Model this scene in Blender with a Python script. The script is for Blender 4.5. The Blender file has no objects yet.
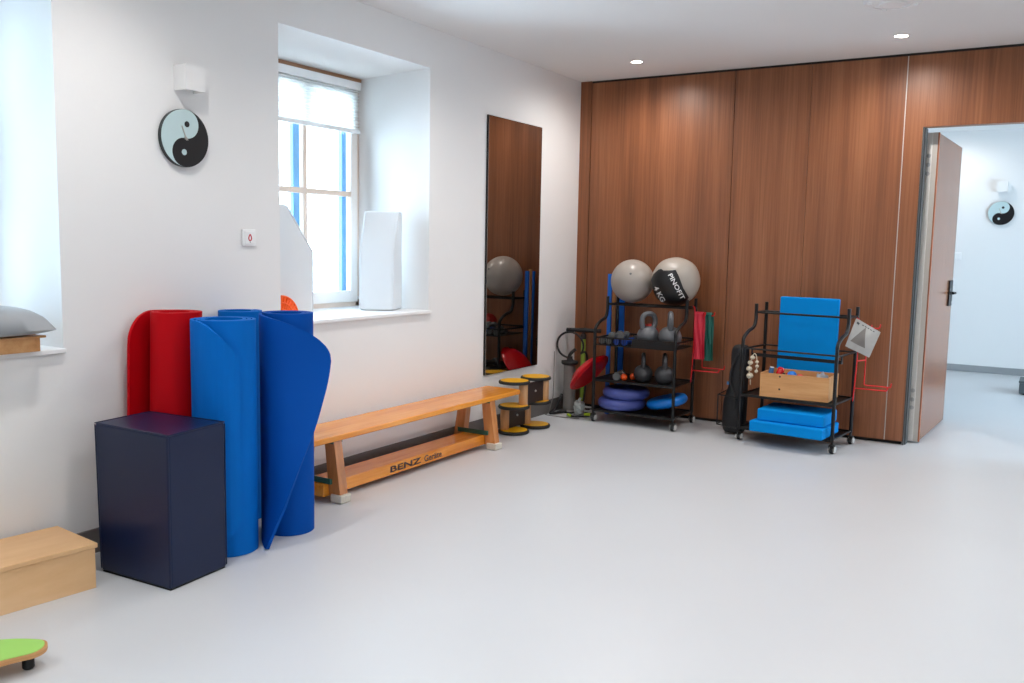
import bpy, bmesh, math, random
from mathutils import Vector, Matrix, Euler
random.seed(7)
C = bpy.context.scene.collection
PI = math.pi
V = Vector

# ------------------------------------------------------------------ materials
def lin(c):
    return tuple(((x/255)/12.92 if x/255 <= 0.04045 else ((x/255+0.055)/1.055)**2.4) for x in c) + (1.0,)

def new_mat(name):
    m = bpy.data.materials.new(name); m.use_nodes = True
    nt = m.node_tree; b = nt.nodes['Principled BSDF']
    return m, nt, b

def mat(name, rgb, rough=0.5, metal=0.0, var=0.06, scale=12, bump=0.0, bscale=200, spec=0.5, coat=0.0, sub=0.0):
    """plain surface with a faint procedural mottling and optional bump"""
    m, nt, b = new_mat(name)
    N, L = nt.nodes, nt.links
    tc = N.new('ShaderNodeTexCoord')
    nz = N.new('ShaderNodeTexNoise'); nz.inputs['Scale'].default_value = scale; nz.inputs['Detail'].default_value = 4
    L.new(tc.outputs['Object'], nz.inputs['Vector'])
    mx = N.new('ShaderNodeMix'); mx.data_type = 'RGBA'
    c = lin(rgb)
    mx.inputs['A'].default_value = tuple(x*(1-var) for x in c[:3]) + (1,)
    mx.inputs['B'].default_value = tuple(min(1, x*(1+var)) for x in c[:3]) + (1,)
    L.new(nz.outputs['Fac'], mx.inputs['Factor'])
    L.new(mx.outputs['Result'], b.inputs['Base Color'])
    b.inputs['Roughness'].default_value = rough; b.inputs['Metallic'].default_value = metal
    b.inputs['Specular IOR Level'].default_value = spec
    b.inputs['Coat Weight'].default_value = coat
    if bump:
        n2 = N.new('ShaderNodeTexNoise'); n2.inputs['Scale'].default_value = bscale; n2.inputs['Detail'].default_value = 3
        L.new(tc.outputs['Object'], n2.inputs['Vector'])
        bp = N.new('ShaderNodeBump'); bp.inputs['Strength'].default_value = bump; bp.inputs['Distance'].default_value = 0.002
        L.new(n2.outputs['Fac'], bp.inputs['Height']); L.new(bp.outputs['Normal'], b.inputs['Normal'])
    return m

def wood(name, c0, c1, c2, grain=(40, 40, 1.5), rough=0.45, coat=0.0, spec=0.5, streak=0.5, broad=None):
    """straight-grained wood: noise stretched along the grain axis"""
    m, nt, b = new_mat(name)
    N, L = nt.nodes, nt.links
    tc = N.new('ShaderNodeTexCoord')
    mp = N.new('ShaderNodeMapping'); mp.inputs['Scale'].default_value = grain
    L.new(tc.outputs['Object'], mp.inputs['Vector'])
    n1 = N.new('ShaderNodeTexNoise'); n1.inputs['Scale'].default_value = 1.0; n1.inputs['Detail'].default_value = 7; n1.inputs['Roughness'].default_value = 0.65; n1.inputs['Distortion'].default_value = 0.3
    L.new(mp.outputs['Vector'], n1.inputs['Vector'])
    mp2 = N.new('ShaderNodeMapping'); mp2.inputs['Scale'].default_value = tuple(g*0.18 for g in grain) if broad is None else broad
    L.new(tc.outputs['Object'], mp2.inputs['Vector'])
    n2 = N.new('ShaderNodeTexNoise'); n2.inputs['Scale'].default_value = 1.0; n2.inputs['Detail'].default_value = 2
    L.new(mp2.outputs['Vector'], n2.inputs['Vector'])
    ma = N.new('ShaderNodeMix'); ma.data_type = 'FLOAT'; ma.inputs['Factor'].default_value = 1-streak
    L.new(n1.outputs['Fac'], ma.inputs['A']); L.new(n2.outputs['Fac'], ma.inputs['B'])
    cr = N.new('ShaderNodeValToRGB')
    e = cr.color_ramp.elements
    e[0].position = 0.36; e[0].color = lin(c0); e[1].position = 0.66; e[1].color = lin(c2)
    k = e.new(0.5); k.color = lin(c1)
    L.new(ma.outputs['Result'], cr.inputs['Fac']); L.new(cr.outputs['Color'], b.inputs['Base Color'])
    b.inputs['Roughness'].default_value = rough; b.inputs['Coat Weight'].default_value = coat
    b.inputs['Coat Roughness'].default_value = 0.2
    b.inputs['Specular IOR Level'].default_value = spec
    bp = N.new('ShaderNodeBump'); bp.inputs['Strength'].default_value = 0.08; bp.inputs['Distance'].default_value = 0.001
    L.new(n1.outputs['Fac'], bp.inputs['Height']); L.new(bp.outputs['Normal'], b.inputs['Normal'])
    return m

def emit(name, rgb, s):
    m = bpy.data.materials.new(name); m.use_nodes = True
    nt = m.node_tree; nt.nodes.clear()
    o = nt.nodes.new('ShaderNodeOutputMaterial'); e = nt.nodes.new('ShaderNodeEmission')
    e.inputs['Color'].default_value = lin(rgb); e.inputs['Strength'].default_value = s
    nt.links.new(e.outputs[0], o.inputs[0]); return m

M = {}
M['wall'] = mat('white_plaster', (231, 230, 229), 0.85, var=0.012, scale=3, bump=0.05, bscale=120, spec=0.2)
M['ceiling'] = mat('ceiling_paint', (234, 233, 232), 0.9, var=0.01, scale=3, spec=0.15)
M['floor'] = mat('grey_linoleum', (200, 202, 205), 0.34, var=0.035, scale=1.6, bump=0.02, bscale=300, spec=0.42)
M['skirting'] = mat('grey_skirting', (104, 100, 98), 0.55, var=0.03)
M['skirting_hall'] = mat('pale_grey_skirting', (150, 152, 154), 0.55, var=0.03)
M['walnut'] = wood('walnut_panel', (112, 67, 41), (135, 83, 52), (156, 101, 67), (70, 70, 1.3), 0.38, streak=0.5, broad=(9, 9, 0.4), spec=0.45)
M['walnut_door'] = wood('walnut_door_face', (112, 67, 41), (135, 83, 52), (156, 101, 67), (70, 70, 1.3), 0.24, streak=0.5, broad=(9, 9, 0.4), spec=0.6)
M['walnut_edge'] = wood('walnut_lipping', (128, 72, 40), (160, 92, 55), (176, 108, 68), (30, 30, 2), 0.45)
M['black_gap'] = mat('black_track', (14, 13, 12), 0.7)
M['alu'] = mat('brushed_aluminium', (226, 224, 219), 0.42, 0.25, var=0.04, scale=30)
M['alu_dark'] = mat('dark_aluminium_seal', (84, 86, 86), 0.5, 0.4)
M['alu_light'] = mat('pale_joint_profile', (196, 190, 182), 0.5, 0.2)
M['steel'] = mat('steel', (190, 190, 190), 0.3, 0.9)
M['black_metal'] = mat('black_powder_coat', (13, 13, 14), 0.42, 0.0, var=0.1, spec=0.4)
M['rubber'] = mat('black_rubber', (24, 24, 25), 0.65)
M['caster_white'] = mat('caster_hub', (212, 212, 210), 0.4)
M['white_plastic'] = mat('white_plastic', (236, 236, 236), 0.4)
M['white_vinyl'] = mat('white_vinyl', (224, 227, 230), 0.45, var=0.01)
M['frame_wood'] = mat('pale_window_lacquer', (222, 200, 184), 0.5, var=0.03)
M['trim_wood'] = wood('brown_window_head', (150, 106, 74), (172, 126, 92), (188, 142, 106), (30, 2, 30), 0.5)
M['frame_white'] = mat('white_window_paint', (232, 224, 218), 0.45, var=0.02)
M['frame_blue'] = mat('blue_painted_outer_frame', (92, 160, 214), 0.4, var=0.03)
M['blind'] = None
M['navy'] = mat('navy_vinyl', (9, 26, 60), 0.36, var=0.06, scale=40, bump=0.12, bscale=420, spec=0.35)
M['mat_blue'] = mat('blue_foam_mat', (0, 100, 186), 0.7, var=0.05, scale=5, bump=0.06, bscale=500, spec=0.1)
M['mat_deep'] = mat('deep_blue_foam_mat', (0, 74, 160), 0.7, var=0.05, scale=5, bump=0.06, bscale=500, spec=0.1)
M['mat_red'] = mat('red_foam_mat', (184, 4, 18), 0.62, var=0.05, scale=5, bump=0.06, bscale=500, spec=0.1)
M['bench'] = wood('honey_varnished_wood', (206, 116, 22), (228, 142, 40), (238, 162, 64), (45, 3, 45), 0.25, coat=0.4)
M['bench_leg'] = wood('honey_wood_leg', (170, 104, 52), (196, 128, 70), (210, 148, 92), (45, 45, 4), 0.35, coat=0.25)
M['cream'] = mat('cream_rubber_foot', (206, 200, 186), 0.7, var=0.14, scale=90)
M['green_pad'] = mat('green_rubber', (44, 92, 78), 0.55)
M['ink'] = mat('dark_brown_ink', (52, 26, 16), 0.6)
M['yellow'] = mat('yellow_grip_disc', (236, 174, 4), 0.5, var=0.08, scale=60)
M['beech'] = wood('beech', (176, 124, 78), (200, 150, 102), (212, 168, 122), (40, 40, 4), 0.4)
M['birch'] = wood('birch_plywood', (204, 156, 106), (224, 182, 134), (240, 208, 168), (6, 1.4, 6), 0.42, streak=0.3)
M['pine'] = wood('pine_board', (186, 130, 76), (206, 150, 94), (218, 168, 116), (3, 45, 45), 0.5)
M['ply_edge'] = wood('plywood_edge', (168, 116, 66), (196, 144, 90), (214, 168, 114), (3, 3, 90), 0.5)
M['panel_dark'] = mat('dark_brown_footboard', (46, 30, 24), 0.5)
M['lime_top'] = mat('lime_green_grip', (152, 204, 98), 0.6, var=0.04)
M['mirror'] = None
M['ball_grey'] = mat('silver_grey_ball', (168, 160, 152), 0.33, var=0.05, scale=9, spec=0.5)
M['ball_beige'] = mat('greige_ball', (170, 162, 152), 0.42, var=0.06, scale=9, spec=0.5)
M['black_vinyl'] = mat('black_vinyl', (16, 16, 18), 0.35, bump=0.2, bscale=90)
M['print_white'] = mat('white_print', (232, 232, 230), 0.5)
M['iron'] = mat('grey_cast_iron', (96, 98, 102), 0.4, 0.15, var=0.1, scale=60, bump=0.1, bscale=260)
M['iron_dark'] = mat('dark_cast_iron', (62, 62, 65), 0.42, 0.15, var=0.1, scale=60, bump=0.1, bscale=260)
M['grey_vinyl'] = mat('grey_vinyl', (96, 99, 100), 0.35, 0.3, var=.15, scale=60)
M['blue_vinyl'] = mat('blue_vinyl_weight', (16, 66, 160), 0.42)
M['orange'] = mat('orange_plastic', (240, 84, 20), 0.4)
M['cushion_violet'] = mat('violet_blue_cushion', (70, 82, 152), 0.42, var=0.05)
M['cushion_blue'] = mat('bright_blue_cushion', (0, 112, 200), 0.42, var=0.06)
M['red_gloss'] = mat('glossy_red_plastic', (200, 8, 20), 0.25)
M['red_ball'] = mat('red_ball', (176, 34, 26), 0.4)
M['slat_blue'] = mat('blue_lacquered_slat', (0, 100, 200), 0.4)
M['slat_tan'] = wood('tan_slat', (160, 108, 62), (184, 130, 82), (196, 146, 100), (30, 30, 2), 0.45)
M['red_wire'] = mat('red_coated_wire', (214, 22, 24), 0.35)
M['band_red'] = mat('red_latex_band', (204, 36, 58), 0.45, var=0.12, scale=25)
M['band_green'] = mat('green_latex_band', (28, 104, 92), 0.45, var=0.12, scale=25)
M['pump_grey'] = mat('grey_pump_tube', (116, 112, 108), 0.4)
M['pump_green'] = mat('lime_pump_rod', (126, 150, 48), 0.4)
M['plastic_bag'] = mat('pale_polythene', (184, 184, 181), 0.4, var=0.1, scale=30, bump=0.5, bscale=45)
M['lime'] = mat('lime_plastic', (176, 206, 40), 0.45)
M['pad_blue'] = mat('sky_blue_foam', (0, 134, 212), 0.75, var=0.03, scale=20, bump=0.06, bscale=400, spec=0.1)
M['bag_black'] = mat('black_nylon', (20, 20, 23), 0.6, var=0.2, scale=14, bump=0.4, bscale=30)
M['bead'] = mat('cream_wood_bead', (216, 206, 184), 0.4)
M['paper_print'] = mat('dark_grey_print', (128, 123, 119), 0.5)
M['knit_grey'] = mat('grey_knit', (150, 152, 156), 0.85, var=0.25, scale=120, bump=0.5, bscale=160)
M['tool_blue'] = mat('dull_blue_rubber', (56, 108, 156), 0.5)
M['pale_green'] = mat('pale_green_clock_face', (186, 208, 210), 0.35, var=0.02)
M['clock_black'] = mat('black_clock_face', (20, 20, 22), 0.3)
M['clock_rim'] = mat('clock_edge', (34, 44, 46), 0.4)
M['hand'] = mat('beige_clock_hand', (164, 160, 150), 0.4)
M['pillow'] = mat('grey_cushion_cover', (150, 153, 156), 0.5, var=0.04, scale=18)
M['signal_red'] = mat('signal_red', (206, 30, 50), 0.5)
M['dark_grey'] = mat('dark_grey_cover', (74, 82, 86), 0.6)
M['white_stuff'] = mat('white_crumpled_plastic', (178, 184, 182), 0.45, bump=0.4, bscale=60)
M['lamp_glow'] = emit('downlight_glow', (255, 240, 222), 45)
M['outside_wall'] = mat('bright_render', (246, 246, 246), 0.9)

def special_mats():
    m, nt, b = new_mat('mirror_glass')
    b.inputs['Metallic'].default_value = 1; b.inputs['Roughness'].default_value = 0.0
    b.inputs['Base Color'].default_value = (0.40, 0.385, 0.37, 1); M['mirror'] = m
    # pleated blind: thin cloth that lets daylight through
    m = bpy.data.materials.new('pleated_cloth'); m.use_nodes = True; nt = m.node_tree; nt.nodes.clear()
    o = nt.nodes.new('ShaderNodeOutputMaterial'); mx = nt.nodes.new('ShaderNodeMixShader'); d = nt.nodes.new('ShaderNodeBsdfDiffuse'); t = nt.nodes.new('ShaderNodeBsdfTranslucent')
    d.inputs['Color'].default_value = (.88, .9, .92, 1); t.inputs['Color'].default_value = (.97, .96, .94, 1); mx.inputs[0].default_value = 0.7
    nt.links.new(d.outputs[0], mx.inputs[1]); nt.links.new(t.outputs[0], mx.inputs[2]); nt.links.new(mx.outputs[0], o.inputs[0]); M['blind'] = m
    # window pane: clear sheet with a fresnel reflection
    m = bpy.data.materials.new('window_glass'); m.use_nodes = True; nt = m.node_tree; nt.nodes.clear()
    o = nt.nodes.new('ShaderNodeOutputMaterial'); mx = nt.nodes.new('ShaderNodeMixShader'); t = nt.nodes.new('ShaderNodeBsdfTransparent'); g = nt.nodes.new('ShaderNodeBsdfGlossy'); f = nt.nodes.new('ShaderNodeFresnel')
    t.inputs['Color'].default_value = (.96, .98, .98, 1); g.inputs['Roughness'].default_value = 0.0; f.inputs['IOR'].default_value = 1.3
    nt.links.new(f.outputs[0], mx.inputs[0]); nt.links.new(t.outputs[0], mx.inputs[1]); nt.links.new(g.outputs[0], mx.inputs[2]); nt.links.new(mx.outputs[0], o.inputs[0]); M['glass'] = m
    # translucent orange mesh plastic
    m, nt, b = new_mat('orange_mesh_plastic'); b.inputs['Base Color'].default_value = lin((255, 104, 20)); b.inputs['Roughness'].default_value = .35
    M['orange_mesh'] = m
special_mats()

# ------------------------------------------------------------------ mesh helpers
def bm_new(): return bmesh.new()

def add_box(bm, lo, hi, mtx=None):
    lo, hi = V(lo), V(hi)
    vs = [bm.verts.new((x, y, z)) for x in (lo.x, hi.x) for y in (lo.y, hi.y) for z in (lo.z, hi.z)]
    if mtx is not None:
        for v in vs: v.co = mtx @ v.co
    for f in ((0,1,3,2),(4,6,7,5),(0,4,5,1),(2,3,7,6),(0,2,6,4),(1,5,7,3)):
        bm.faces.new([vs[i] for i in f])
    return vs

def add_poly_prism(bm, pts, d):
    """pts: planar loop of vectors; d: extrusion vector"""
    a = [bm.verts.new(p) for p in pts]; b = [bm.verts.new(V(p)+V(d)) for p in pts]
    bm.faces.new(a); bm.faces.new(list(reversed(b)))
    n = len(pts)
    for i in range(n):
        bm.faces.new([a[(i+1) % n], a[i], b[i], b[(i+1) % n]])

def frame_for(t, ref=None):
    t = t.normalized()
    if ref is None: ref = V((0,0,1)) if abs(t.z) < 0.9 else V((1,0,0))
    u = (ref - t*ref.dot(t)).normalized(); return u, t.cross(u)

def add_tube(bm, pts, r, seg=10, closed=False, caps=True):
    pts = [V(p) for p in pts]; n = len(pts); rings = []; ref = None
    for i, p in enumerate(pts):
        if closed: t = pts[(i+1) % n]-pts[i-1]
        else: t = pts[min(i+1, n-1)]-pts[max(i-1, 0)]
        u, w = frame_for(t, ref); ref = u
        rr = r[i] if isinstance(r, (list, tuple)) else r
        rings.append([bm.verts.new(p + (u*math.cos(2*PI*k/seg)+w*math.sin(2*PI*k/seg))*rr) for k in range(seg)])
    m = n if closed else n-1
    for i in range(m):
        a, b = rings[i], rings[(i+1) % n]
        off = 0
        if closed and i == n-1:   # match the seam
            off = min(range(seg), key=lambda o: (a[0].co-b[o].co).length)
        for k in range(seg):
            bm.faces.new([a[k], a[(k+1) % seg], b[(k+1+off) % seg], b[(k+off) % seg]])
    if caps and not closed:
        bm.faces.new(list(reversed(rings[0]))); bm.faces.new(rings[-1])

def smooth(pts, n=8, closed=False):
    pts = [V(p) for p in pts]; out = []; N = len(pts)
    for i in range(N if closed else N-1):
        if closed: p0, p1, p2, p3 = pts[i-1], pts[i], pts[(i+1) % N], pts[(i+2) % N]
        else: p0, p1, p2, p3 = pts[max(i-1,0)], pts[i], pts[i+1], pts[min(i+2,N-1)]
        for k in range(n):
            t = k/n
            out.append(0.5*((2*p1)+(p2-p0)*t+(2*p0-5*p1+4*p2-p3)*t*t+(3*p1-p0-3*p2+p3)*t**3))
    if not closed: out.append(pts[-1])
    return out

def add_lathe(bm, prof, c=(0,0,0), mtx=None, seg=40):
    """prof: list of (r, z) from bottom to top, round the z axis"""
    c = V(c); rings = []
    def tr(p):
        return (mtx @ p if mtx is not None else p) + c
    for r, z in prof:
        if r < 1e-6: rings.append([bm.verts.new(tr(V((0,0,z))))])
        else: rings.append([bm.verts.new(tr(V((r*math.cos(2*PI*k/seg), r*math.sin(2*PI*k/seg), z)))) for k in range(seg)])
    for a, b in zip(rings, rings[1:]):
        for k in range(seg):
            k2 = (k+1) % seg
            if len(a) == 1 and len(b) == 1: continue
            if len(a) == 1: bm.faces.new([a[0], b[k2], b[k]])
            elif len(b) == 1: bm.faces.new([a[k], a[k2], b[0]])
            else: bm.faces.new([a[k], a[k2], b[k2], b[k]])
    if len(rings[0]) > 1: bm.faces.new(list(reversed(rings[0])))
    if len(rings[-1]) > 1: bm.faces.new(rings[-1])

def add_sphere(bm, c, r, sx=1, sy=1, sz=1, u=36, v=20):
    mt = Matrix.Translation(V(c)) @ Matrix.Diagonal((sx*r, sy*r, sz*r, 1))
    bmesh.ops.create_uvsphere(bm, u_segments=u, v_segments=v, radius=1, matrix=mt)

def add_sheet(bm, rows, t):
    """rows[i][j]: centre surface; closed sheet of thickness t"""
    R, K = len(rows), len(rows[0])
    F, B = [], []
    for i in range(R):
        fr, br = [], []
        for j in range(K):
            du = rows[i][min(j+1,K-1)]-rows[i][max(j-1,0)]; dv = rows[min(i+1,R-1)][j]-rows[max(i-1,0)][j]
            n = du.cross(dv)
            n = n.normalized() if n.length > 1e-12 else V((0,0,1))
            fr.append(bm.verts.new(rows[i][j]+n*t/2)); br.append(bm.verts.new(rows[i][j]-n*t/2))
        F.append(fr); B.append(br)
    for i in range(R-1):
        for j in range(K-1):
            bm.faces.new([F[i][j], F[i][j+1], F[i+1][j+1], F[i+1][j]])
            bm.faces.new([B[i][j], B[i+1][j], B[i+1][j+1], B[i][j+1]])
    for j in range(K-1):
        bm.faces.new([F[0][j], B[0][j], B[0][j+1], F[0][j+1]])
        bm.faces.new([F[R-1][j], F[R-1][j+1], B[R-1][j+1], B[R-1][j]])
    for i in range(R-1):
        bm.faces.new([F[i][0], F[i+1][0], B[i+1][0], B[i][0]])
        bm.faces.new([F[i][K-1], B[i][K-1], B[i+1][K-1], F[i+1][K-1]])

def add_text(bm, s, fn, width, height, bold=0.02, cuts=0):
    """letters laid in a (0..width, 0..height) box, each point sent through fn(u, v)"""
    cu = bpy.data.curves.new('letters', 'FONT'); cu.body = s; cu.offset = bold; cu.resolution_u = 3
    ob = bpy.data.objects.new('letters', cu); C.objects.link(ob)
    dg = bpy.context.evaluated_depsgraph_get(); dg.update()
    me = bpy.data.meshes.new_from_object(ob.evaluated_get(dg))
    bpy.data.objects.remove(ob); bpy.data.curves.remove(cu)
    t = bm_new(); t.from_mesh(me); bpy.data.meshes.remove(me)
    if cuts: bmesh.ops.subdivide_edges(t, edges=t.edges[:], cuts=cuts)
    xs = [v.co.x for v in t.verts]; ys = [v.co.y for v in t.verts]
    x0, x1, y0, y1 = min(xs), max(xs), min(ys), max(ys)
    mp = {}
    for v in t.verts:
        mp[v] = bm.verts.new(fn((v.co.x-x0)/(x1-x0)*width, (v.co.y-y0)/(y1-y0)*height))
    for f in t.faces:
        try: bm.faces.new([mp[v] for v in f.verts])
        except ValueError: pass
    t.free()

BASE = {}
def thing(name, label, cat, loc=(0,0,0), rotz=0, group=None):
    o = bpy.data.objects.new(name, None); C.objects.link(o)
    o.empty_display_size = 0.05
    o.location = loc; o.rotation_euler = (0,0,rotz)
    tag(o, label, cat, group)
    return o

def tag(o, label=None, cat=None, group=None, kind=None):
    if label: o['label'] = label
    if cat: o['category'] = cat
    if group: o['group'] = group
    if kind: o['kind'] = kind
    return o

def world_of(o):
    m = Matrix.Identity(4)
    while o is not None:
        m = Matrix.Translation(o.location) @ o.rotation_euler.to_matrix().to_4x4() @ m
        o = o.parent
    return m

def obj(name, bm, m, parent=None, world=False, bevel=0.0, seg=2, angle=35, flat=False, label=None, sub=0, origin=None):
    """link ONE mesh object. world=True: the shape is given in room coordinates"""
    loc = V((0,0,0))
    if parent is not None and world:
        bm.transform(world_of(parent).inverted())
    if parent is None:
        # origin at the base of the shape
        if origin is None:
            xs = [v.co for v in bm.verts]
            lo = V((min(p.x for p in xs), min(p.y for p in xs), min(p.z for p in xs))); hi = V((max(p.x for p in xs), max(p.y for p in xs), max(p.z for p in xs)))
            loc = V(((lo.x+hi.x)/2, (lo.y+hi.y)/2, lo.z))
        else: loc = V(origin)
        bm.transform(Matrix.Translation(-loc))
    bmesh.ops.recalc_face_normals(bm, faces=bm.faces[:])
    me = bpy.data.meshes.new(name); bm.to_mesh(me); bm.free()
    me.materials.append(M[m] if isinstance(m, str) else m)
    o = bpy.data.objects.new(name, me); C.objects.link(o); o.location = loc
    if parent is not None: o.parent = parent
    if not flat:
        me.polygons.foreach_set('use_smooth', [True]*len(me.polygons))
        me.set_sharp_from_angle(angle=math.radians(angle))
    if bevel:
        b = o.modifiers.new('soft_edge', 'BEVEL'); b.width = bevel; b.segments = seg; b.limit_method = 'ANGLE'; b.angle_limit = math.radians(40)
        b.harden_normals = True
    if sub:
        s = o.modifiers.new('round', 'SUBSURF'); s.levels = sub; s.render_levels = sub
    if label: o['label'] = label
    return o

def struct(name, bm, m, parent=None, **k):
    o = obj(name, bm, m, parent, **k)
    if parent is None: o['kind'] = 'structure'
    return o

def dup(root, loc=None, rotz=None, label=None, group=None):
    r = root.copy(); C.objects.link(r)
    if loc is not None: r.location = loc
    if rotz is not None: r.rotation_euler = (0,0,rotz)
    if label: r['label'] = label
    if group: r['group'] = group
    for ch in list(root.children):
        c = ch.copy(); C.objects.link(c); c.parent = r
        for g in list(ch.children):
            d = g.copy(); C.objects.link(d); d.parent = c
    return r

def disc_poly(c, u, v, r, n=48, a0=0, a1=2*PI):
    return [V(c)+V(u)*(r*math.cos(a0+(a1-a0)*k/n))+V(v)*(r*math.sin(a0+(a1-a0)*k/n)) for k in range(n)]

# ------------------------------------------------------------------ the room
XR, YF, H = 5.6, -8.7, 2.70      # right wall, wall behind the camera, ceiling height
YB, HB = 4.709, 2.73             # far wall and ceiling of the room behind the door
W1 = (-3.362, -2.074, 0.925, 2.426)
W2 = (-5.860, -4.566, 0.900, 2.426)
W3 = (-8.30, -7.02, 0.900, 2.426)
TH = 0.74                        # thickness of the old outer wall

bm = bm_new(); add_box(bm, (-0.02, YF-.1, -0.12), (6.2, YB+.1, 0)); struct('floor', bm, 'floor')
bm = bm_new(); add_box(bm, (-TH, YF-.1, H), (XR+.1, 0.10, H+.15)); struct('ceiling', bm, 'ceiling')
bm = bm_new(); add_box(bm, (-.1, 0.10, HB), (6.2, YB+.1, HB+.15)); struct('ceiling_hall', bm, 'ceiling')
# left wall with deep window recesses
bm = bm_new()
y = YF-.1
for w in (W3, W2, W1):
    add_box(bm, (-TH, y, -.12), (0, w[0], H))
    add_box(bm, (-TH, w[0], -.12), (0, w[1], w[2]-.02)); add_poly_prism(bm, [V((0, w[0], w[3]+.028)), V((-.585, w[0], w[3])), V((-TH, w[0], w[3])), V((-TH, w[0], H)), V((0, w[0], H))], (0, w[1]-w[0], 0))
    y = w[1]
add_box(bm, (-TH, y, -.12), (0, 0.10, H))
struct('wall_left', bm, 'wall', flat=True)
bm = bm_new(); add_box(bm, (XR, YF-.1, -.12), (XR+.1, -.001, H)); struct('wall_right', bm, 'wall', flat=True)
bm = bm_new(); add_box(bm, (0, YF-.1, -.12), (XR, YF, H)); struct('wall_front', bm, 'wall', flat=True)
# the room behind
bm = bm_new(); add_box(bm, (-.1, YB, -.12), (6.2, YB+.1, HB)); struct('wall_hall_back', bm, 'wall', flat=True)
bm = bm_new(); add_box(bm, (-.1, .10, -.12), (0.0, YB, HB)); struct('wall_hall_left', bm, 'wall', flat=True)
bm = bm_new()
add_box(bm, (6.0, .1, -.12), (6.2, YB, .06)); add_box(bm, (6.0, .1, 2.2), (6.2, YB, HB)); add_box(bm, (6.0, .1, .06), (6.2, .5, 2.2)); add_box(bm, (6.0, 3.4, .06), (6.2, YB, 2.2))
struct('wall_hall_right', bm, 'wall', flat=True)

# walnut partition: separate panels with narrow joints, dark track above
bm = bm_new()
TOP = H-0.018
xs = [(0.0, 0.098), (0.105, 1.298), (1.303, 1.858), (1.861, 2.491), (2.498, 2.613)]
for i, (a, b) in enumerate(xs):
    add_box(bm, (a, 0.0, 0.0 if i == 0 else 0.026), (b, 0.09, H if i == 0 else TOP))
add_box(bm, (2.613, 0.0, 2.203), (3.78, 0.09, TOP))
add_box(bm, (3.78, 0.0, 0.026), (XR+.1, 0.09, TOP))
struct('wall_back', bm, 'walnut', flat=True)
bm = bm_new(); add_box(bm, (0.098, 0.012, TOP), (XR, 0.085, H)); add_box(bm, (0.098, 0.03, 0), (2.60, 0.085, 0.0258)); add_box(bm, (0.098, .03, .026), (.105, .085, TOP)); struct('trim_1', bm, 'black_gap', flat=True)
bm = bm_new(); add_box(bm, (2.4915, 0.003, 0.026), (2.4975, 0.085, TOP)); struct('trim_2', bm, 'alu_light', flat=True)
# aluminium lining of the door opening
bm = bm_new(); add_box(bm, (2.6135, 0.002, 0.0), (2.622, 0.129, 2.2025)); struct('trim_3', bm, 'alu_dark', flat=True)
bm = bm_new(); add_box(bm, (2.6225, 0.03, 0.0), (2.632, 0.129, 2.2)); struct('trim_4', bm, 'alu_dark', flat=True)

# open door leaf, hinged at the jamb and standing in the far room
D = thing('door_1', None, None, (2.615, 0.14, 0.012), math.radians(-3.1)); D['kind'] = 'structure'
LT, LL, LH = 0.084, 1.06, 2.165
bm = bm_new(); add_box(bm, (0, 0.004, 0), (LT, LL, LH)); struct('door_leaf', bm, 'walnut_door', D, flat=True)
bm = bm_new(); add_box(bm, (0.0, -.004, 0), (0.050, 0.0036, LH)); add_box(bm, (0.006, -.0065, .03), (0.009, -.004, LH-.03)); add_box(bm, (0.044, -.0065, .0), (0.047, -.004, LH-.0)); struct('edge_profile', bm, 'alu', D, flat=True)
bm = bm_new(); add_box(bm, (0.0505, -.004, 0), (0.0825, 0.0036, LH)); struct('edge_profile', bm, 'alu_light', D, flat=True)
bm = bm_new(); add_box(bm, (LT-.001, -.006, 0), (LT+.008, 0.02, LH)); struct('edge_lipping', bm, 'walnut_edge', D, flat=True)
bm = bm_new(); add_box(bm, (0.004, -.0075, 0.02), (0.016, -.0041, 0.13)); struct('floor_bolt', bm, 'black_gap', D, flat=True)
for z in (2.021, 1.96, 1.898, .377, .312, .254):
    bm = bm_new(); add_lathe(bm, [(0.0145, 0), (0.0145, .003), (.009, .0034), (.009, .002), (0, .002)], (0.030, -.004, z-.012), Matrix.Rotation(PI/2, 4, 'X'), 20); struct('hinge_bolt', bm, 'steel', D)
hp = bm_new(); add_box(hp, (LT, .86, .93), (LT+.012, .998, 1.13)); hplate = struct('handle_plate', hp, 'black_metal', D, bevel=.002)
hp = bm_new(); add_tube(hp, smooth([(LT+.005, .976, 1.03), (LT+.030, .976, 1.03), (LT+.036, .965, 1.03), (LT+.036, .87, 1.03)], 5), .010, 10); struct('handle_lever', hp, 'black_metal', D)
hp = bm_new(); add_lathe(hp, [(.012, 0), (.012, .008), (0, .008)], (LT+.005, .976, .955), Matrix.Rotation(PI/2, 4, 'Y'), 16); struct('lock_cylinder', hp, 'steel', D)

# skirtings
bm = bm_new(); add_box(bm, (0, YF, 0), (0.012, -0.002, 0.107)); struct('baseboard_left', bm, 'skirting', bevel=.003)
bm = bm_new(); add_box(bm, (0, YB-.012, 0), (6.0, YB, 0.078)); struct('baseboard_hall', bm, 'skirting_hall', bevel=.003)
bm = bm_new(); add_box(bm, (XR-.012, YF, 0), (XR, -.1, 0.107)); struct('baseboard_right', bm, 'skirting', bevel=.003)

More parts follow.
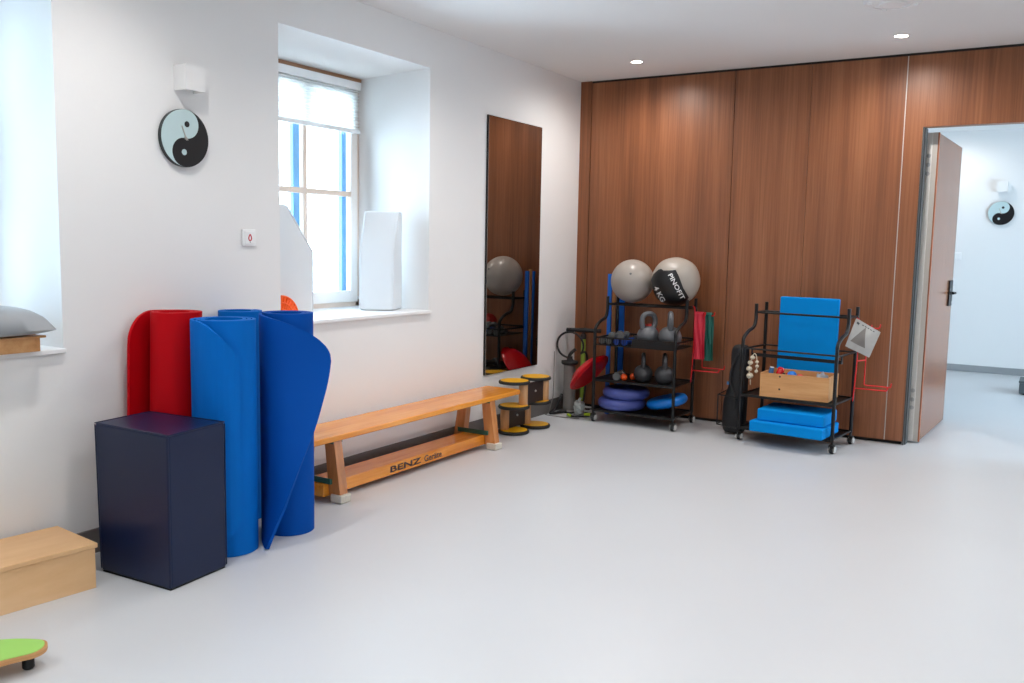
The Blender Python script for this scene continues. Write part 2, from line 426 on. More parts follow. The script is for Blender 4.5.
# windows: inner sash with glazing bars, outer painted sash behind it, sill board
def window(n, w, blind, lip=.008):
    y0, y1, z0, z1 = w
    X = -0.585
    a, b = y0+.004, y1-.004                     # frame outer edges
    root = thing('window_%d' % n, None, None, (X, (y0+y1)/2, z0)); root['kind'] = 'structure'
    bm = bm_new(); t = .034
    for (p, q, r, s) in ((a, a+t, z0, z1), (b-t, b, z0, z1), (a, b, z1-.055, z1), (a, b, z0, z0+.03)):
        add_box(bm, (X-.048, p, r), (X+.0, q, s))
    struct('window_frame', bm, 'frame_wood', root, world=True, bevel=.003)
    bm = bm_new()
    add_box(bm, (X-.002, y0, z1-.022), (X+.018, b+.004, z1)); struct('window_head', bm, 'trim_wood', root, world=True)
    sa, sb, sz0, sz1 = a+t-.006, b-t+.006, z0+.03, z1-.055
    bm = bm_new(); s = .060
    for (p, q, r, u) in ((sa, sa+s, sz0, sz1), (sb-s, sb, sz0, sz1), (sa+s, sb-s, sz1-s, sz1), (sa+s, sb-s, sz0, sz0+s+.014)):
        add_box(bm, (X-.036, p, r), (X+.012, q, u))
    struct('sash', bm, 'frame_white', root, world=True, bevel=.003)
    zm = z0+.744
    g0, g1 = sa+s, sb-s
    bars = [g1-.418, g0+.345]
    bm = bm_new(); add_box(bm, (X-.03, g0, zm-.017), (X+.008, g1, zm+.017)); struct('glazing_bar', bm, 'frame_wood', root, world=True, bevel=.003)
    for yb in bars:
        bm = bm_new(); add_box(bm, (X-.031, yb-.016, sz0+s), (X+.007, yb+.016, sz1-s)); struct('glazing_bar', bm, 'frame_wood', root, world=True, bevel=.003)
    # outer window
    bm = bm_new(); o = X-.070
    for (p, q, r, u) in ((g0-.07, g0+.006, sz0-.02, sz1+.02), (g1-.004, g1+.07, sz0-.02, sz1+.02), (g0, g1, sz0-.02, sz0+s+.002), (g0, g1, sz1-s, sz1+.02)):
        add_box(bm, (o-.034, p, r), (o, q, u))
    add_box(bm, (o-.03, g0, zm-.014), (o, g1, zm+.014))
    for yb in bars: add_box(bm, (o-.03, yb-.030, sz0), (o, yb+.030, sz1))
    struct('outer_sash', bm, 'frame_blue', root, world=True)
    bm = bm_new(); add_box(bm, (X-.014, g0-.004, sz0+s), (X-.010, g1+.004, sz1-s)); struct('window_pane', bm, 'glass', root, world=True, flat=True)
    bm = bm_new(); add_box(bm, (-TH+.001, y0, z0-.022), (X-.105, y1, z0)); struct('outer_sill', bm, 'frame_white', root, world=True)
    bm = bm_new(); add_lathe(bm, [(.011, 0), (.011, .02), (.008, .03), (0, .03)], (X+.004, b-t+.018, z0+.055), Matrix.Rotation(PI/2, 4, 'Y'), 14); struct('sash_hinge', bm, 'white_plastic', root, world=True)
    # sill board
    bm = bm_new(); add_box(bm, (X-.047, y0+.001, z0-.019), (0.0, y1-.001, z0)); add_box(bm, (0.0, y0-lip, z0-.019), (0.022, y1+lip, z0))
    struct('window_sill', bm, 'white_plastic', root, world=True, bevel=.003)
    if blind:
        B = thing('pleated_blind', blind, 'blind', (X+.03, (y0+y1)/2, z1-.07))
        zt, zb2 = z1-.080, z0+1.165
        bm = bm_new(); add_box(bm, (X+.014, sa+.012, zt), (X+.05, sb-.004, z1-.030)); obj('head_rail', bm, 'white_plastic', B, world=True, bevel=.003)
        bm = bm_new(); rows = []
        n_p = 26
        for k in range(n_p+1):
            z = zt+(zb2-zt)*k/n_p; x = X+.032+(.010 if k % 2 else -.010)
            rows.append([V((x, sa+.012+(sb-.012-sa-.012)*j/6, z)) for j in range(7)])
        add_sheet(bm, rows, .0012); obj('pleated_cloth', bm, 'blind', B, world=True, flat=True)
        bm = bm_new(); add_box(bm, (X+.018, sa+.012, zb2-.026), (X+.046, sb-.008, zb2)); obj('bottom_rail', bm, 'white_plastic', B, world=True, bevel=.004)
window(1, W1, 'white pleated blind half drawn down over the window behind the mats')
window(2, W2, None, .001)
window(3, W3, None, .001)
# far room window
root = thing('window_4', None, None, (6.1, 2.4, .9)); root['kind'] = 'structure'
bm = bm_new()
for (p, q, r, s) in ((.5, .57, .06, 2.2), (3.33, 3.4, .06, 2.2), (.57, 3.33, .06, .13), (.57, 3.33, 2.13, 2.2), (1.42, 1.49, .13, 2.13), (2.38, 2.45, .13, 2.13)):
    add_box(bm, (6.07, p, r), (6.13, q, s))
struct('window_frame', bm, 'frame_white', root, world=True, bevel=.004)
bm = bm_new(); add_box(bm, (6.098, .56, .12), (6.102, 3.34, 2.14)); struct('window_pane', bm, 'glass', root, world=True, flat=True)

# ------------------------------------------------------------------ mirror, clock, wall lamp, call plate
T = thing('wall_mirror', 'tall frameless mirror on the white wall above the bench end', 'mirror', (0, -1.0375, 0.419))
bm = bm_new(); add_box(bm, (0.0006, -1.414, .419), (0.014, -.661, 2.253)); obj('mirror_backing', bm, 'black_gap', T, world=True)
bm = bm_new(); add_box(bm, (0.0141, -1.411, .422), (0.018, -.664, 2.250)); obj('mirror_glass', bm, 'mirror', T, world=True, flat=True)

def clock(label, loc, rotz, roll):
    T = thing('wall_clock', label, 'clock', loc, rotz)
    R, dpt = .128, .024
    rot = Matrix.Rotation(math.radians(roll), 3, 'Y')
    def P(a, b, d): return rot @ V((a, 0, b)) + V((0, -d, 0))
    bm = bm_new(); add_lathe(bm, [(R-.006, .001), (R+.002, .005), (R+.002, dpt-.003), (R-.001, dpt)], (0,0,0), Matrix.Rotation(PI/2, 4, 'X'), 64); obj('clock_body', bm, 'clock_rim', T)
    def half(sgn, name, m):
        n = 40; pts = []
        # outer half circle, then the two small half circles of the S line
        if sgn < 0:
            pts += [(R*math.cos(a), R*math.sin(a)) for a in [PI/2+PI*k/n for k in range(n+1)]]
            pts += [(-R/2*math.sin(PI*k/n), -R/2-R/2*math.cos(PI*k/n)) for k in range(1, n)]
            pts += [(R/2*math.sin(PI*k/n), R/2-R/2*math.cos(PI*k/n)) for k in range(0, n)]
        else:
            pts += [(R*math.cos(a), R*math.sin(a)) for a in [PI/2-PI*k/n for k in range(n+1)]]
            pts += [(-R/2*math.sin(PI*k/n), -R/2-R/2*math.cos(PI*k/n)) for k in range(1, n)]
            pts += [(R/2*math.sin(PI*k/n), R/2-R/2*math.cos(PI*k/n)) for k in range(0, n)]
        bm = bm_new(); add_poly_prism(bm, [P(a, b, dpt+.0002) for a, b in pts], (0, -.003, 0)); return obj(name, bm, m, T, flat=True)
    half(-1, 'light_half', 'pale_green'); half(1, 'dark_half', 'clock_black')
    for z, m in ((R/2, 'clock_black'), (-R/2, 'pale_green')):
        bm = bm_new(); add_poly_prism(bm, [P(.0135*math.cos(2*PI*k/24), z+.0135*math.sin(2*PI*k/24), dpt+.0033) for k in range(24)], (0, -.001, 0)); obj('dot', bm, m, T, flat=True)
    for ang, ln in ((112, .058), (-38, .014)):
        a = math.radians(ang); d = V((math.cos(a), math.sin(a))); q = V((-d.y, d.x))*.0032
        pts = [d*-.01+q, d*-.01-q, d*ln-q*.6, d*ln+q*.6]
        bm = bm_new(); add_poly_prism(bm, [V((p.x, -dpt-.0065, p.y)) for p in pts], (0, -.0015, 0)); obj('clock_hand', bm, 'hand', T, flat=True)
    bm = bm_new(); add_lathe(bm, [(.006, 0), (.006, .006), (0, .006)], (0, -dpt-.003, 0), Matrix.Rotation(PI/2, 4, 'X'), 16); obj('clock_pin', bm, 'hand', T)
    return T
clock('round yin-yang clock on the white wall beside the window', (0.0, -3.962, 1.811), PI/2, 8)
clock('round yin-yang clock seen through the open door on the far wall', (2.878, YB, 1.807), 0, 16)

def wall_lamp(label, loc, rotz):
    T = thing('wall_lamp', label, 'lamp', loc, rotz)
    w, d, h = .055, .085, .112
    bm = bm_new(); t = .006
    add_poly_prism(bm, [V((-w, -.0008, 0)), V((-w, -d, 0)), V((w, -d, 0)), V((w, -.0008, 0)), V((w-t, -.0008, 0)), V((w-t, -d+t, 0)), V((-w+t, -d+t, 0)), V((-w+t, -.0008, 0))], (0, 0, h))
    obj('lamp_shade', bm, 'wall', T, flat=True)
    bm = bm_new(); add_box(bm, (-w+t+.0002, -d+t+.0002, .012), (w-t-.0002, -.0009, .02)); obj('lamp_tray', bm, 'white_plastic', T)
wall_lamp('small white box wall lamp above the yin-yang clock near the window', (0, -3.945, 2.02), PI/2)
wall_lamp('small white box wall lamp above the yin-yang clock beyond the door', (2.876, YB, 2.042), 0)

def plate(label, loc, rotz, red):
    T = thing('wall_switch', label, 'switch', loc, rotz)
    bm = bm_new(); add_box(bm, (-.045, -.010, -.042), (.045, -.0006, .042)); obj('switch_plate', bm, 'white_plastic', T, bevel=.004)
    bm = bm_new(); add_box(bm, (-.032, -.014, -.030), (.032, -.0102, .032)); obj('switch_rocker', bm, 'white_plastic', T, bevel=.002)
    if red:
        bm = bm_new(); pts = [(0, .016), (.007, .006), (.009, -.004), (.006, -.011), (0, -.014), (-.006, -.011), (-.009, -.004), (-.007, .006)]
        add_tube(bm, smooth([V((a, -.0145, b)) for a, b in pts], 4, True), .0028, 6, True); obj('red_symbol', bm, 'signal_red', T)
        bm = bm_new(); add_box(bm, (-.002, -.0152, -.024), (.002, -.0141, -.019)); obj('indicator', bm, 'dark_grey', T)
plate('white wall switch with a small red drop symbol beside the window', (0, -3.5765, 1.366), PI/2, True)
plate('plain white wall switch beyond the open door', (2.468, YB, 1.32), 0, False)

# ------------------------------------------------------------------ ceiling fittings and lamps
def downlight(x, y, z, label, group=None):
    T = thing('downlight', label, 'ceiling light', (x, y, z), 0, group)
    bm = bm_new(); add_lathe(bm, [(.048, -.0006), (.048, -.004), (.040, -.006), (.038, -.0025), (.038, -.0006)], (0,0,0), None, 32); obj('trim_ring', bm, 'white_plastic', T)
    bm = bm_new(); add_lathe(bm, [(.0375, -.0008), (.0375, -.0024), (0, -.0024)], (0,0,0), None, 32); obj('lens', bm, 'lamp_glow', T)
    return T
SPOTS = []
row_word = ['first', 'second', 'third', 'fourth']; col_word = ['window-side', 'middle', 'far-side']
for j, y in enumerate((-.563, -2.55, -4.55, -6.55)):
    for i, x in enumerate((.74, 2.526, 4.31)):
        SPOTS.append((x, y, H))
        if j == 0 and i == 0: lb = 'glowing ceiling downlight nearest the corner by the mirror'
        elif j == 0 and i == 1: lb = 'glowing ceiling downlight above the pale joint of the wood wall'
        else: lb = 'round ceiling downlight, %s of its row, %s row from the wood wall' % (col_word[i], row_word[j])
        downlight(x, y, H, lb, 'ceiling downlights')
downlight(2.41, 4.16, HB, 'glowing downlight in the ceiling beyond the open door')
T = thing('ceiling_vent', 'white round ceiling fitting in front of the wood wall', 'vent', (2.605, -1.44, H))
bm = bm_new(); add_lathe(bm, [(.150, -.0006), (.150, -.010), (.140, -.020), (.100, -.026), (.098, -.018), (.070, -.018), (.068, -.030), (0, -.034)], (0,0,0), None, 48); obj('vent_body', bm, 'white_plastic', T)
for k in range(4):
    a = k*PI/2+.5; bm = bm_new(); c = V((.118*math.cos(a), .118*math.sin(a), -.026)); add_box(bm, c-V((.012, .012, .006)), c+V((.012, .012, .004))); obj('vent_clip', bm, 'white_plastic', T, bevel=.002)

# ------------------------------------------------------------------ navy foam cube
fx = [V((.633, -4.557, 0)), V((.607, -4.261, 0)), V((.205, -4.340, 0)), V((.221, -4.576, 0))]
ft = [V((.645, -4.564, .614)), V((.600, -4.254, .614)), V((.170, -4.292, .614)), V((.204, -4.574, .614))]
cc = sum(fx, V((0, 0, 0)))/4; ct_ = sum(ft, V((0, 0, 0)))/4
bm = bm_new()
lo_ = [bm.verts.new(p+V((0, 0, .004))) for p in fx]; hi_ = [bm.verts.new(p) for p in ft]
bm.faces.new(lo_); bm.faces.new(hi_)
for k in range(4): bm.faces.new([lo_[k], lo_[(k+1) % 4], hi_[(k+1) % 4], hi_[k]])
T = thing('foam_block', 'tall navy blue vinyl block standing in front of the red mat', 'foam block', (.417, -4.42, 0))
obj('block_cover', bm, 'navy', T, world=True, bevel=.012, seg=3)
bm = bm_new(); add_poly_prism(bm, [cc+(p-cc)*.97 for p in fx], (0, 0, .0039)); obj('block_base', bm, 'rubber', T, world=True)
ti_ = [ct_+(p-ct_)*.990+V((0, 0, -.001)) for p in ft]; bi_ = [cc+(p-cc)*.990+V((0, 0, .014)) for p in fx]
for k in range(4):
    bm = bm_new(); add_tube(bm, [ti_[k], ti_[(k+1) % 4]], .0025, 6); add_tube(bm, [bi_[k], ti_[k]+V((0, 0, -.006))], .0025, 6); obj('seam', bm, 'navy', T, world=True)

# ------------------------------------------------------------------ rolled mats
def spiral_pts(c, r_out, turns, pitch, a_end, n=40):
    """outer end at angle a_end; counter-clockwise outward"""
    total = turns*2*PI; N = int(turns*n); out = []
    for k in range(N+1):
        t = k/N; a = a_end-total*(1-t); r = r_out-pitch*turns*(1-t)
        out.append(V((c[0]+r*math.cos(a), c[1]+r*math.sin(a))))
    return out

def roll_mesh(bm, path, h, corner, rows_n=16, t=.014, zbase=0.001, cz=None, quad=False):
    cz = corner if cz is None else cz
    """upright sheet along a 2-D path; the two corners of the outer end are rounded"""
    L = [0.0]
    for a, b in zip(path, path[1:]): L.append(L[-1]+(b-a).length)
    tot = L[-1]; rows = []
    for i in range(rows_n+1):
        v = i/rows_n; row = []
        for p, l in zip(path, L):
            e = tot-l; d = 0.0
            if e < corner:
                q = 1-e/corner; d = cz*q*q if quad else cz*(1-math.sqrt(max(0, 1-q*q)))*.98
            zt, zb = zbase+h-d, zbase+d
            row.append(V((p.x, p.y, zb+(zt-zb)*v)))
        rows.append(row)
    add_sheet(bm, rows, t)

def densify_end(path, corner=.16, k=5):
    # extra points near the outer end so that its round corner is smooth
    tot = 0; idx = len(path)-1
    while idx > 0 and tot < corner: tot += (path[idx]-path[idx-1]).length; idx -= 1
    out = path[:idx+1]
    for a, b in zip(path[idx:], path[idx+1:]):
        for j in range(1, k+1): out.append(a+(b-a)*j/k)
    return out

RM = math.radians
def lift_end(p, ang, d):
    """the last turn stands a little off the roll"""
    L = [0.0]
    for a, b in zip(p, p[1:]): L.append(L[-1]+(b-a).length)
    out = []
    for a, l in zip(p, L):
        e = L[-1]-l; k = max(0, 1-e/ang); k = k*k*(3-2*k)*(1-.55*max(0, 1-e/.07))
        out.append(a+a.normalized()*d*k)
    return out
# blue mat with its outer end lying closed round the roll
T = thing('exercise_mat', 'rolled blue exercise mat standing behind the navy block', 'exercise mat', (.43, -4.10, 0), 0, 'rolled mats standing by the wall')
bm = bm_new(); p = lift_end(spiral_pts((0, 0), .137, 3.2, .020, RM(-20), 44), .36, .020)
roll_mesh(bm, densify_end(p, .25), 1.016, .20, cz=.16, quad=True); obj('mat_roll', bm, 'mat_blue', T)
# blue mat hidden at the back
T = thing('exercise_mat', 'rolled blue exercise mat at the back against the wall, behind the two front rolls', 'exercise mat', (.118, -3.745, 0), 0, 'rolled mats standing by the wall')
bm = bm_new(); p = spiral_pts((0, 0), .104, 2.6, .017, RM(150), 40); roll_mesh(bm, p, 1.016, .10); obj('mat_roll', bm, 'mat_blue', T)
# blue mat with the big loose flap
MC = V((.452, -3.757))
T = thing('exercise_mat', 'rolled deep blue exercise mat with a loose flap curling out beside the bench', 'exercise mat', (MC.x, MC.y, 0), 0, 'rolled mats standing by the wall')
RT = .118; AE = RM(-134); HM = 1.026
bm = bm_new(); p = spiral_pts((0, 0), RT, 2.6, .018, AE, 44)
rows = [[V((a.x, a.y, .001+HM*i/14)) for a in p] for i in range(15)]
add_sheet(bm, rows, .014); obj('mat_roll', bm, 'mat_deep', T)
edge = smooth([V(e) for e in [(.598,-4.035,.0),(.628,-4.010,.1),(.648,-3.968,.2),(.668,-3.900,.359),(.674,-3.815,.512),(.668,-3.757,.629),(.660,-3.716,.717),(.652,-3.690,.80),(.648,-3.678,.90),(.645,-3.670,1.04)]], 6)
def edge_at(z):
    for a, b in zip(edge, edge[1:]):
        if a.z <= z <= b.z: return a.lerp(b, (z-a.z)/max(1e-9, b.z-a.z))
    return edge[0] if z < edge[0].z else edge[-1]
A2 = MC+V((math.cos(AE-.03), math.sin(AE-.03)))*RT
def flap_pt(u, z):
    e = edge_at(z).xy; k = z/HM
    ang = RM(-47-4*k); ln = (e-A2).length
    B = A2+V((math.cos(ang), math.sin(ang)))*ln*(.50+.26*k)
    q = A2*(1-u)**2+B*2*u*(1-u)+e*u*u
    return V((q.x, q.y, z))
cols = [j/22 for j in range(23)]+[.965, .975, .985, .993]
cols = sorted(set(cols))
rows = []
NR = 26
for i in range(NR+1):
    v = i/NR; row = []
    for u in cols:
        q = max(0, 1-(1-u)/.85); top = HM-.02*u-.195*(1-math.sqrt(max(0, 1-q**2.6)))
        q2 = max(0, 1-(1-u)/.20); bot = .003+.010*(1-math.sqrt(max(0, 1-q2*q2)))
        row.append(flap_pt(u, bot+(top-bot)*v))
    rows.append(row)
bm = bm_new(); add_sheet(bm, rows, .013); obj('mat_flap', bm, 'mat_deep', T, world=True, angle=50)
# red mat, end hanging loose along the wall
T = thing('exercise_mat', 'rolled red exercise mat leaning by the wall with its end hanging loose', 'exercise mat', (.172, -4.186, 0), 0, 'rolled mats standing by the wall')
bm = bm_new()
p = spiral_pts((0, 0), .110, 2.6, .018, RM(152), 44)
endp = p[-1]; tail = smooth([V((endp.x, endp.y, 0)), V((-.128, .0, 0)), V((-.122, -.07, 0)), V((-.104, -.158, 0))], 6)
p += [V((a.x, a.y)) for a in tail[1:]]
roll_mesh(bm, densify_end(p, .16), 1.036, .14)
for v in bm.verts: v.co.y += v.co.z*.034
obj('mat_roll', bm, 'mat_red', T)

# ------------------------------------------------------------------ gym bench
T = thing('gym_bench', 'long honey-coloured wooden gym bench along the white wall', 'bench', (.205, -2.52, 0))
YL, YRt = -3.52, -1.462
bm = bm_new()
x0, x1, zt = .062, .352, .360
pts = []
r = .024
for cx, cy, a0 in ((x1-r, YL+r, -90), (x1-r, YRt-r, 0), (x0+r, YRt-r, 90), (x0+r, YL+r, 180)):
    for k in range(7):
        a = math.radians(a0+15*k); pts.append(V((cx+r*math.cos(a), cy+r*math.sin(a), zt-.032)))
add_poly_prism(bm, pts, (0, 0, .032)); obj('seat_plank', bm, 'bench', T, world=True, bevel=.007, seg=3)
for ym in (-3.29, -1.80):
    for sx in (1, -1):
        bm = bm_new(); cx = .205
        # tapering post, splayed outwards towards the foot
        ti, to, bi, bo = .058, .125, .092, .170
        hw = .030
        pts = [V((cx+sx*ti, ym-hw, zt-.034)), V((cx+sx*to, ym-hw, zt-.034)), V((cx+sx*bo, ym-hw, .030)), V((cx+sx*bi, ym-hw, .030))]
        add_poly_prism(bm, pts, (0, 2*hw, 0)); leg = obj('leg', bm, 'bench_leg', T, world=True, bevel=.003)
        bm = bm_new(); add_box(bm, (min(cx+sx*(bi+.012), cx+sx*(bo+.012)), ym-hw-.008, 0.001), (max(cx+sx*(bi+.012), cx+sx*(bo+.012)), ym+hw+.012, .046)); obj('foot_cap', bm, 'cream', leg, world=True, bevel=.008, label='cream rubber foot cap')
    bm = bm_new(); add_box(bm, (.08, ym-.035, zt-.048), (.33, ym+.035, zt-.0325)); obj('green_cleat', bm, 'green_pad', T, world=True)
bm = bm_new(); add_box(bm, (.205-.085, -3.355, .030), (.205+.0855, -1.775, .098)); beam = obj('beam', bm, 'bench', T, world=True, bevel=.004)
bm = bm_new()
xf = .205+.0855+.0012
add_text(bm, 'BENZ', lambda u, v: V((xf, -2.812+u, .046+v)), .290, .036, .03)
add_text(bm, 'Geräte', lambda u, v: V((xf, -2.492+u, .044+v)), .178, .040, .02)
obj('lettering', bm, 'ink', beam, world=True, flat=True, label='dark stamped lettering BENZ Geräte')
for ym, m in ((-3.3285, 0), (-1.8385, 0)):
    bm = bm_new(); add_box(bm, (.085, ym-.008, .0985), (.322, ym+.0065, .126)); add_tube(bm, [(.085, ym-.010, .126), (.322, ym-.010, .126)], .004, 6); obj('green_strap', bm, 'green_pad', T, world=True, bevel=.003)

# ------------------------------------------------------------------ pedal roller standing on its side
T = thing('pedal_roller', 'wooden pedal roller with six yellow discs standing at the bench end', 'balance toy', (.19, -1.15, 0))
cs = [V((.180, -1.275, 0)), V((.198, -.995, 0))]
off = V((.80, .60, 0)).normalized()*.066
for c in cs:
    for z in (.0, .180, .360):
        bm = bm_new(); add_lathe(bm, [(.100, .001), (.111, .003), (.115, .012), (.111, .0225), (.101, .0245)], c+V((0,0,z)), None, 48); tyre = obj('wheel_rim', bm, 'rubber', T, world=True)
        bm = bm_new(); add_lathe(bm, [(.1005, .0246), (.1005, .0262), (0, .0262)], c+V((0,0,z)), None, 48); obj('wheel_face', bm, 'yellow', tyre, world=True, label='yellow disc face')
    for z0, s in ((.0265, -1), (.2065, 1)):
        bm = bm_new(); add_lathe(bm, [(.031, 0), (.033, .003), (.033, .150), (.031, .153)], c+off*s+V((0,0,z0)), None, 28); obj('post', bm, 'beech', T, world=True)
for z0, s in ((.0275, -1), (.2075, 1)):
    a, b = cs[0]+off*s, cs[1]+off*s
    d = (b-a).normalized(); nrm = V((d.y, -d.x, 0)); a2, b2 = a+d*.034, b-d*.034
    bm = bm_new(); add_poly_prism(bm, [a2-nrm*.012+V((0,0,z0)), b2-nrm*.012+V((0,0,z0)), b2+nrm*.012+V((0,0,z0)), a2+nrm*.012+V((0,0,z0))], (0, 0, .151)); fb = obj('footboard', bm, 'panel_dark', T, world=True, bevel=.003)
    bm = bm_new(); m_ = (a2+b2)/2+nrm*.0125+V((0,0,z0+.085)); add_sphere(bm, m_, .009, 1, 1, 1, 12, 8); obj('screw', bm, 'steel', fb, world=True)

# ------------------------------------------------------------------ plywood step, green balance board
T = thing('step_box', 'low plywood step box standing by the white wall before the navy block', 'step', (.368, -4.686, 0), RM(-6.3))
bm = bm_new(); yE, yS, xa, xb = -.006, -.66, -.315, -.004
for (lo, hi) in (((xb-.015, yS, .0), (xb, yE, .160)), ((xa, yS, .0), (xa+.015, yE, .160)), ((xa+.015, yE-.015, .0), (xb-.015, yE, .160)), ((xa+.015, yS, .0), (xb-.015, yS+.015, .160))): add_box(bm, lo, hi)
obj('box_sides', bm, 'birch', T, bevel=.0015)
bm = bm_new(); add_box(bm, (xa-.008, yS-.02, .1603), (xb+.006, yE+.008, .179)); obj('top_board', bm, 'birch', T, bevel=.003)
T = thing('balance_board', 'lime green topped plywood balance board low on the floor', 'balance board', (.71, -5.44, 0))
bshift = V((-.012, -.020, 0))
out = smooth([(.800,-5.125,0),(.838,-5.150,0),(.852,-5.190,0),(.838,-5.235,0),(.822,-5.300,0),(.845,-5.400,0),(.870,-5.520,0),(.850,-5.640,0),(.76,-5.700,0),(.64,-5.68,0),(.56,-5.58,0),(.560,-5.45,0),(.60,-5.33,0),(.640,-5.235,0),(.70,-5.172,0),(.76,-5.135,0)], 6, True)
bm = bm_new(); out = [p+bshift for p in out]; add_poly_prism(bm, [p+V((0,0,.050)) for p in out], (0, 0, .018)); obj('board_core', bm, 'ply_edge', T, world=True, bevel=.003)
c0 = sum(out, V((0,0,0)))/len(out); c0.z = bshift.z
bm = bm_new(); add_poly_prism(bm, [p+(c0-p).normalized()*.009+V((0,0,.0682)) for p in out], (0, 0, .002)); obj('grip_top', bm, 'lime_top', T, world=True)
for (x, y) in ((.800, -5.185), (.80, -5.60), (.62, -5.60), (.655, -5.30)):
    bm = bm_new(); add_lathe(bm, [(.014, .001), (.018, .006), (.018, .040), (.012, .0497)], (x-.012, y-.022, 0), None, 20); obj('rubber_foot', bm, 'rubber', T, world=True)

# ------------------------------------------------------------------ things on the window sills
def wedge(label, K, w, d, W, Dp):
    """K: front corner, w: direction of the width, d: direction into the depth"""
    K, w, d = V((K[0], K[1], .9265)), V((w[0], w[1], 0)).normalized(), V((d[0], d[1], 0)).normalized()
    T = thing('wedge_cushion', label, 'cushion', K+w*W/2+d*Dp/2)
    up_ = V((0, 0, 1))
    pts = [K+d*Dp, K, K+up_*.372, K+d*Dp*.55+up_*.628, K+d*Dp+up_*.628]
    bm = bm_new(); add_poly_prism(bm, pts, w*W); obj('cushion_cover', bm, 'white_vinyl', T, world=True, bevel=.018, seg=4)
    cen = sum(pts, V((0, 0, 0)))/5
    for k in (.004, W-.004):
        bm = bm_new(); add_tube(bm, [cen+(p-cen)*.986+w*k for p in pts], .003, 6, True); obj('seam', bm, 'white_vinyl', T, world=True)
wedge('white wedge cushion upright on the sill at the reveal nearer the mirror', (-.09, -2.315), (-.9, -.43), (-.43, .9), .225, .225)
wedge('white wedge cushion upright on the sill, half hidden by the near reveal', (-.115, -3.00), (-.95, .31), (-.31, -.95), .26, .29)
T = thing('fan_toy', 'orange slotted half-round toy on the window sill behind the mats', 'toy', (-.085, -3.22, .925))
# quarter-round fan of ribs
bm = bm_new(); cx_, cz_, R_ = -3.276, .9265, .128
cfan = V((-.085, cx_, cz_+.004))
for rr in (R_, R_*.72, R_*.45):
    add_tube(bm, [cfan+V((0, rr*math.cos(PI/2*k/12), rr*math.sin(PI/2*k/12))) for k in range(13)], .005, 8)
for k in range(9):
    a = PI/2*k/8; add_tube(bm, [cfan, cfan+V((0, R_*math.cos(a), R_*math.sin(a)))], .0042, 6)
obj('fan_ribs', bm, 'orange_mesh', T, world=True)
bm = bm_new(); add_poly_prism(bm, [cfan+V((-.006, 0, 0))]+[cfan+V((-.006, R_*.98*math.cos(PI/2*k/12), R_*.98*math.sin(PI/2*k/12))) for k in range(13)], (.003, 0, 0)); obj('fan_web', bm, 'orange_mesh', T, world=True)

T = thing('wooden_box', 'flat pine box on the near window sill under the grey cushion', 'box', (-.16, -4.95, .90))
bm = bm_new(); add_box(bm, (-.26, -5.25, .9015), (.050, -4.692, .955)); obj('box_body', bm, 'pine', T, world=True, bevel=.002)
bm = bm_new(); add_box(bm, (-.27, -5.26, .9552), (.056, -4.670, .964)); obj('box_lid', bm, 'pine', T, world=True, bevel=.002)
bm = bm_new()
# soft pillow with pointed seam edge
rows = []
px0, px1, py0, py1 = -.30, .115, -5.32, -4.662
n1, n2 = 18, 26
for sgn in (1, -1):
    pass
vs = {}
def pil(i, j, s):
    a, b = -1+2*i/n1, -1+2*j/n2
    f = (max(0, 1-abs(a)**3.4)*max(0, 1-abs(b)**6.0))**.42
    zc = .990
    return V((px0+(px1-px0)*i/n1, py0+(py1-py0)*j/n2, zc + (f*.094 if s > 0 else -f*.0235)))
for s in (1, -1):
    for i in range(n1+1):
        for j in range(n2+1):
            if s < 0 and (i in (0, n1) or j in (0, n2)): vs[(s, i, j)] = vs[(1, i, j)]
            else: vs[(s, i, j)] = bm.verts.new(pil(i, j, s))
for s in (1, -1):
    for i in range(n1):
        for j in range(n2):
            bm.faces.new([vs[(s, i, j)], vs[(s, i+1, j)], vs[(s, i+1, j+1)], vs[(s, i, j+1)]])
tag(obj('pillow', bm, 'pillow', None, angle=80), 'plump grey cushion lying on the pine box at the near window', 'cushion')

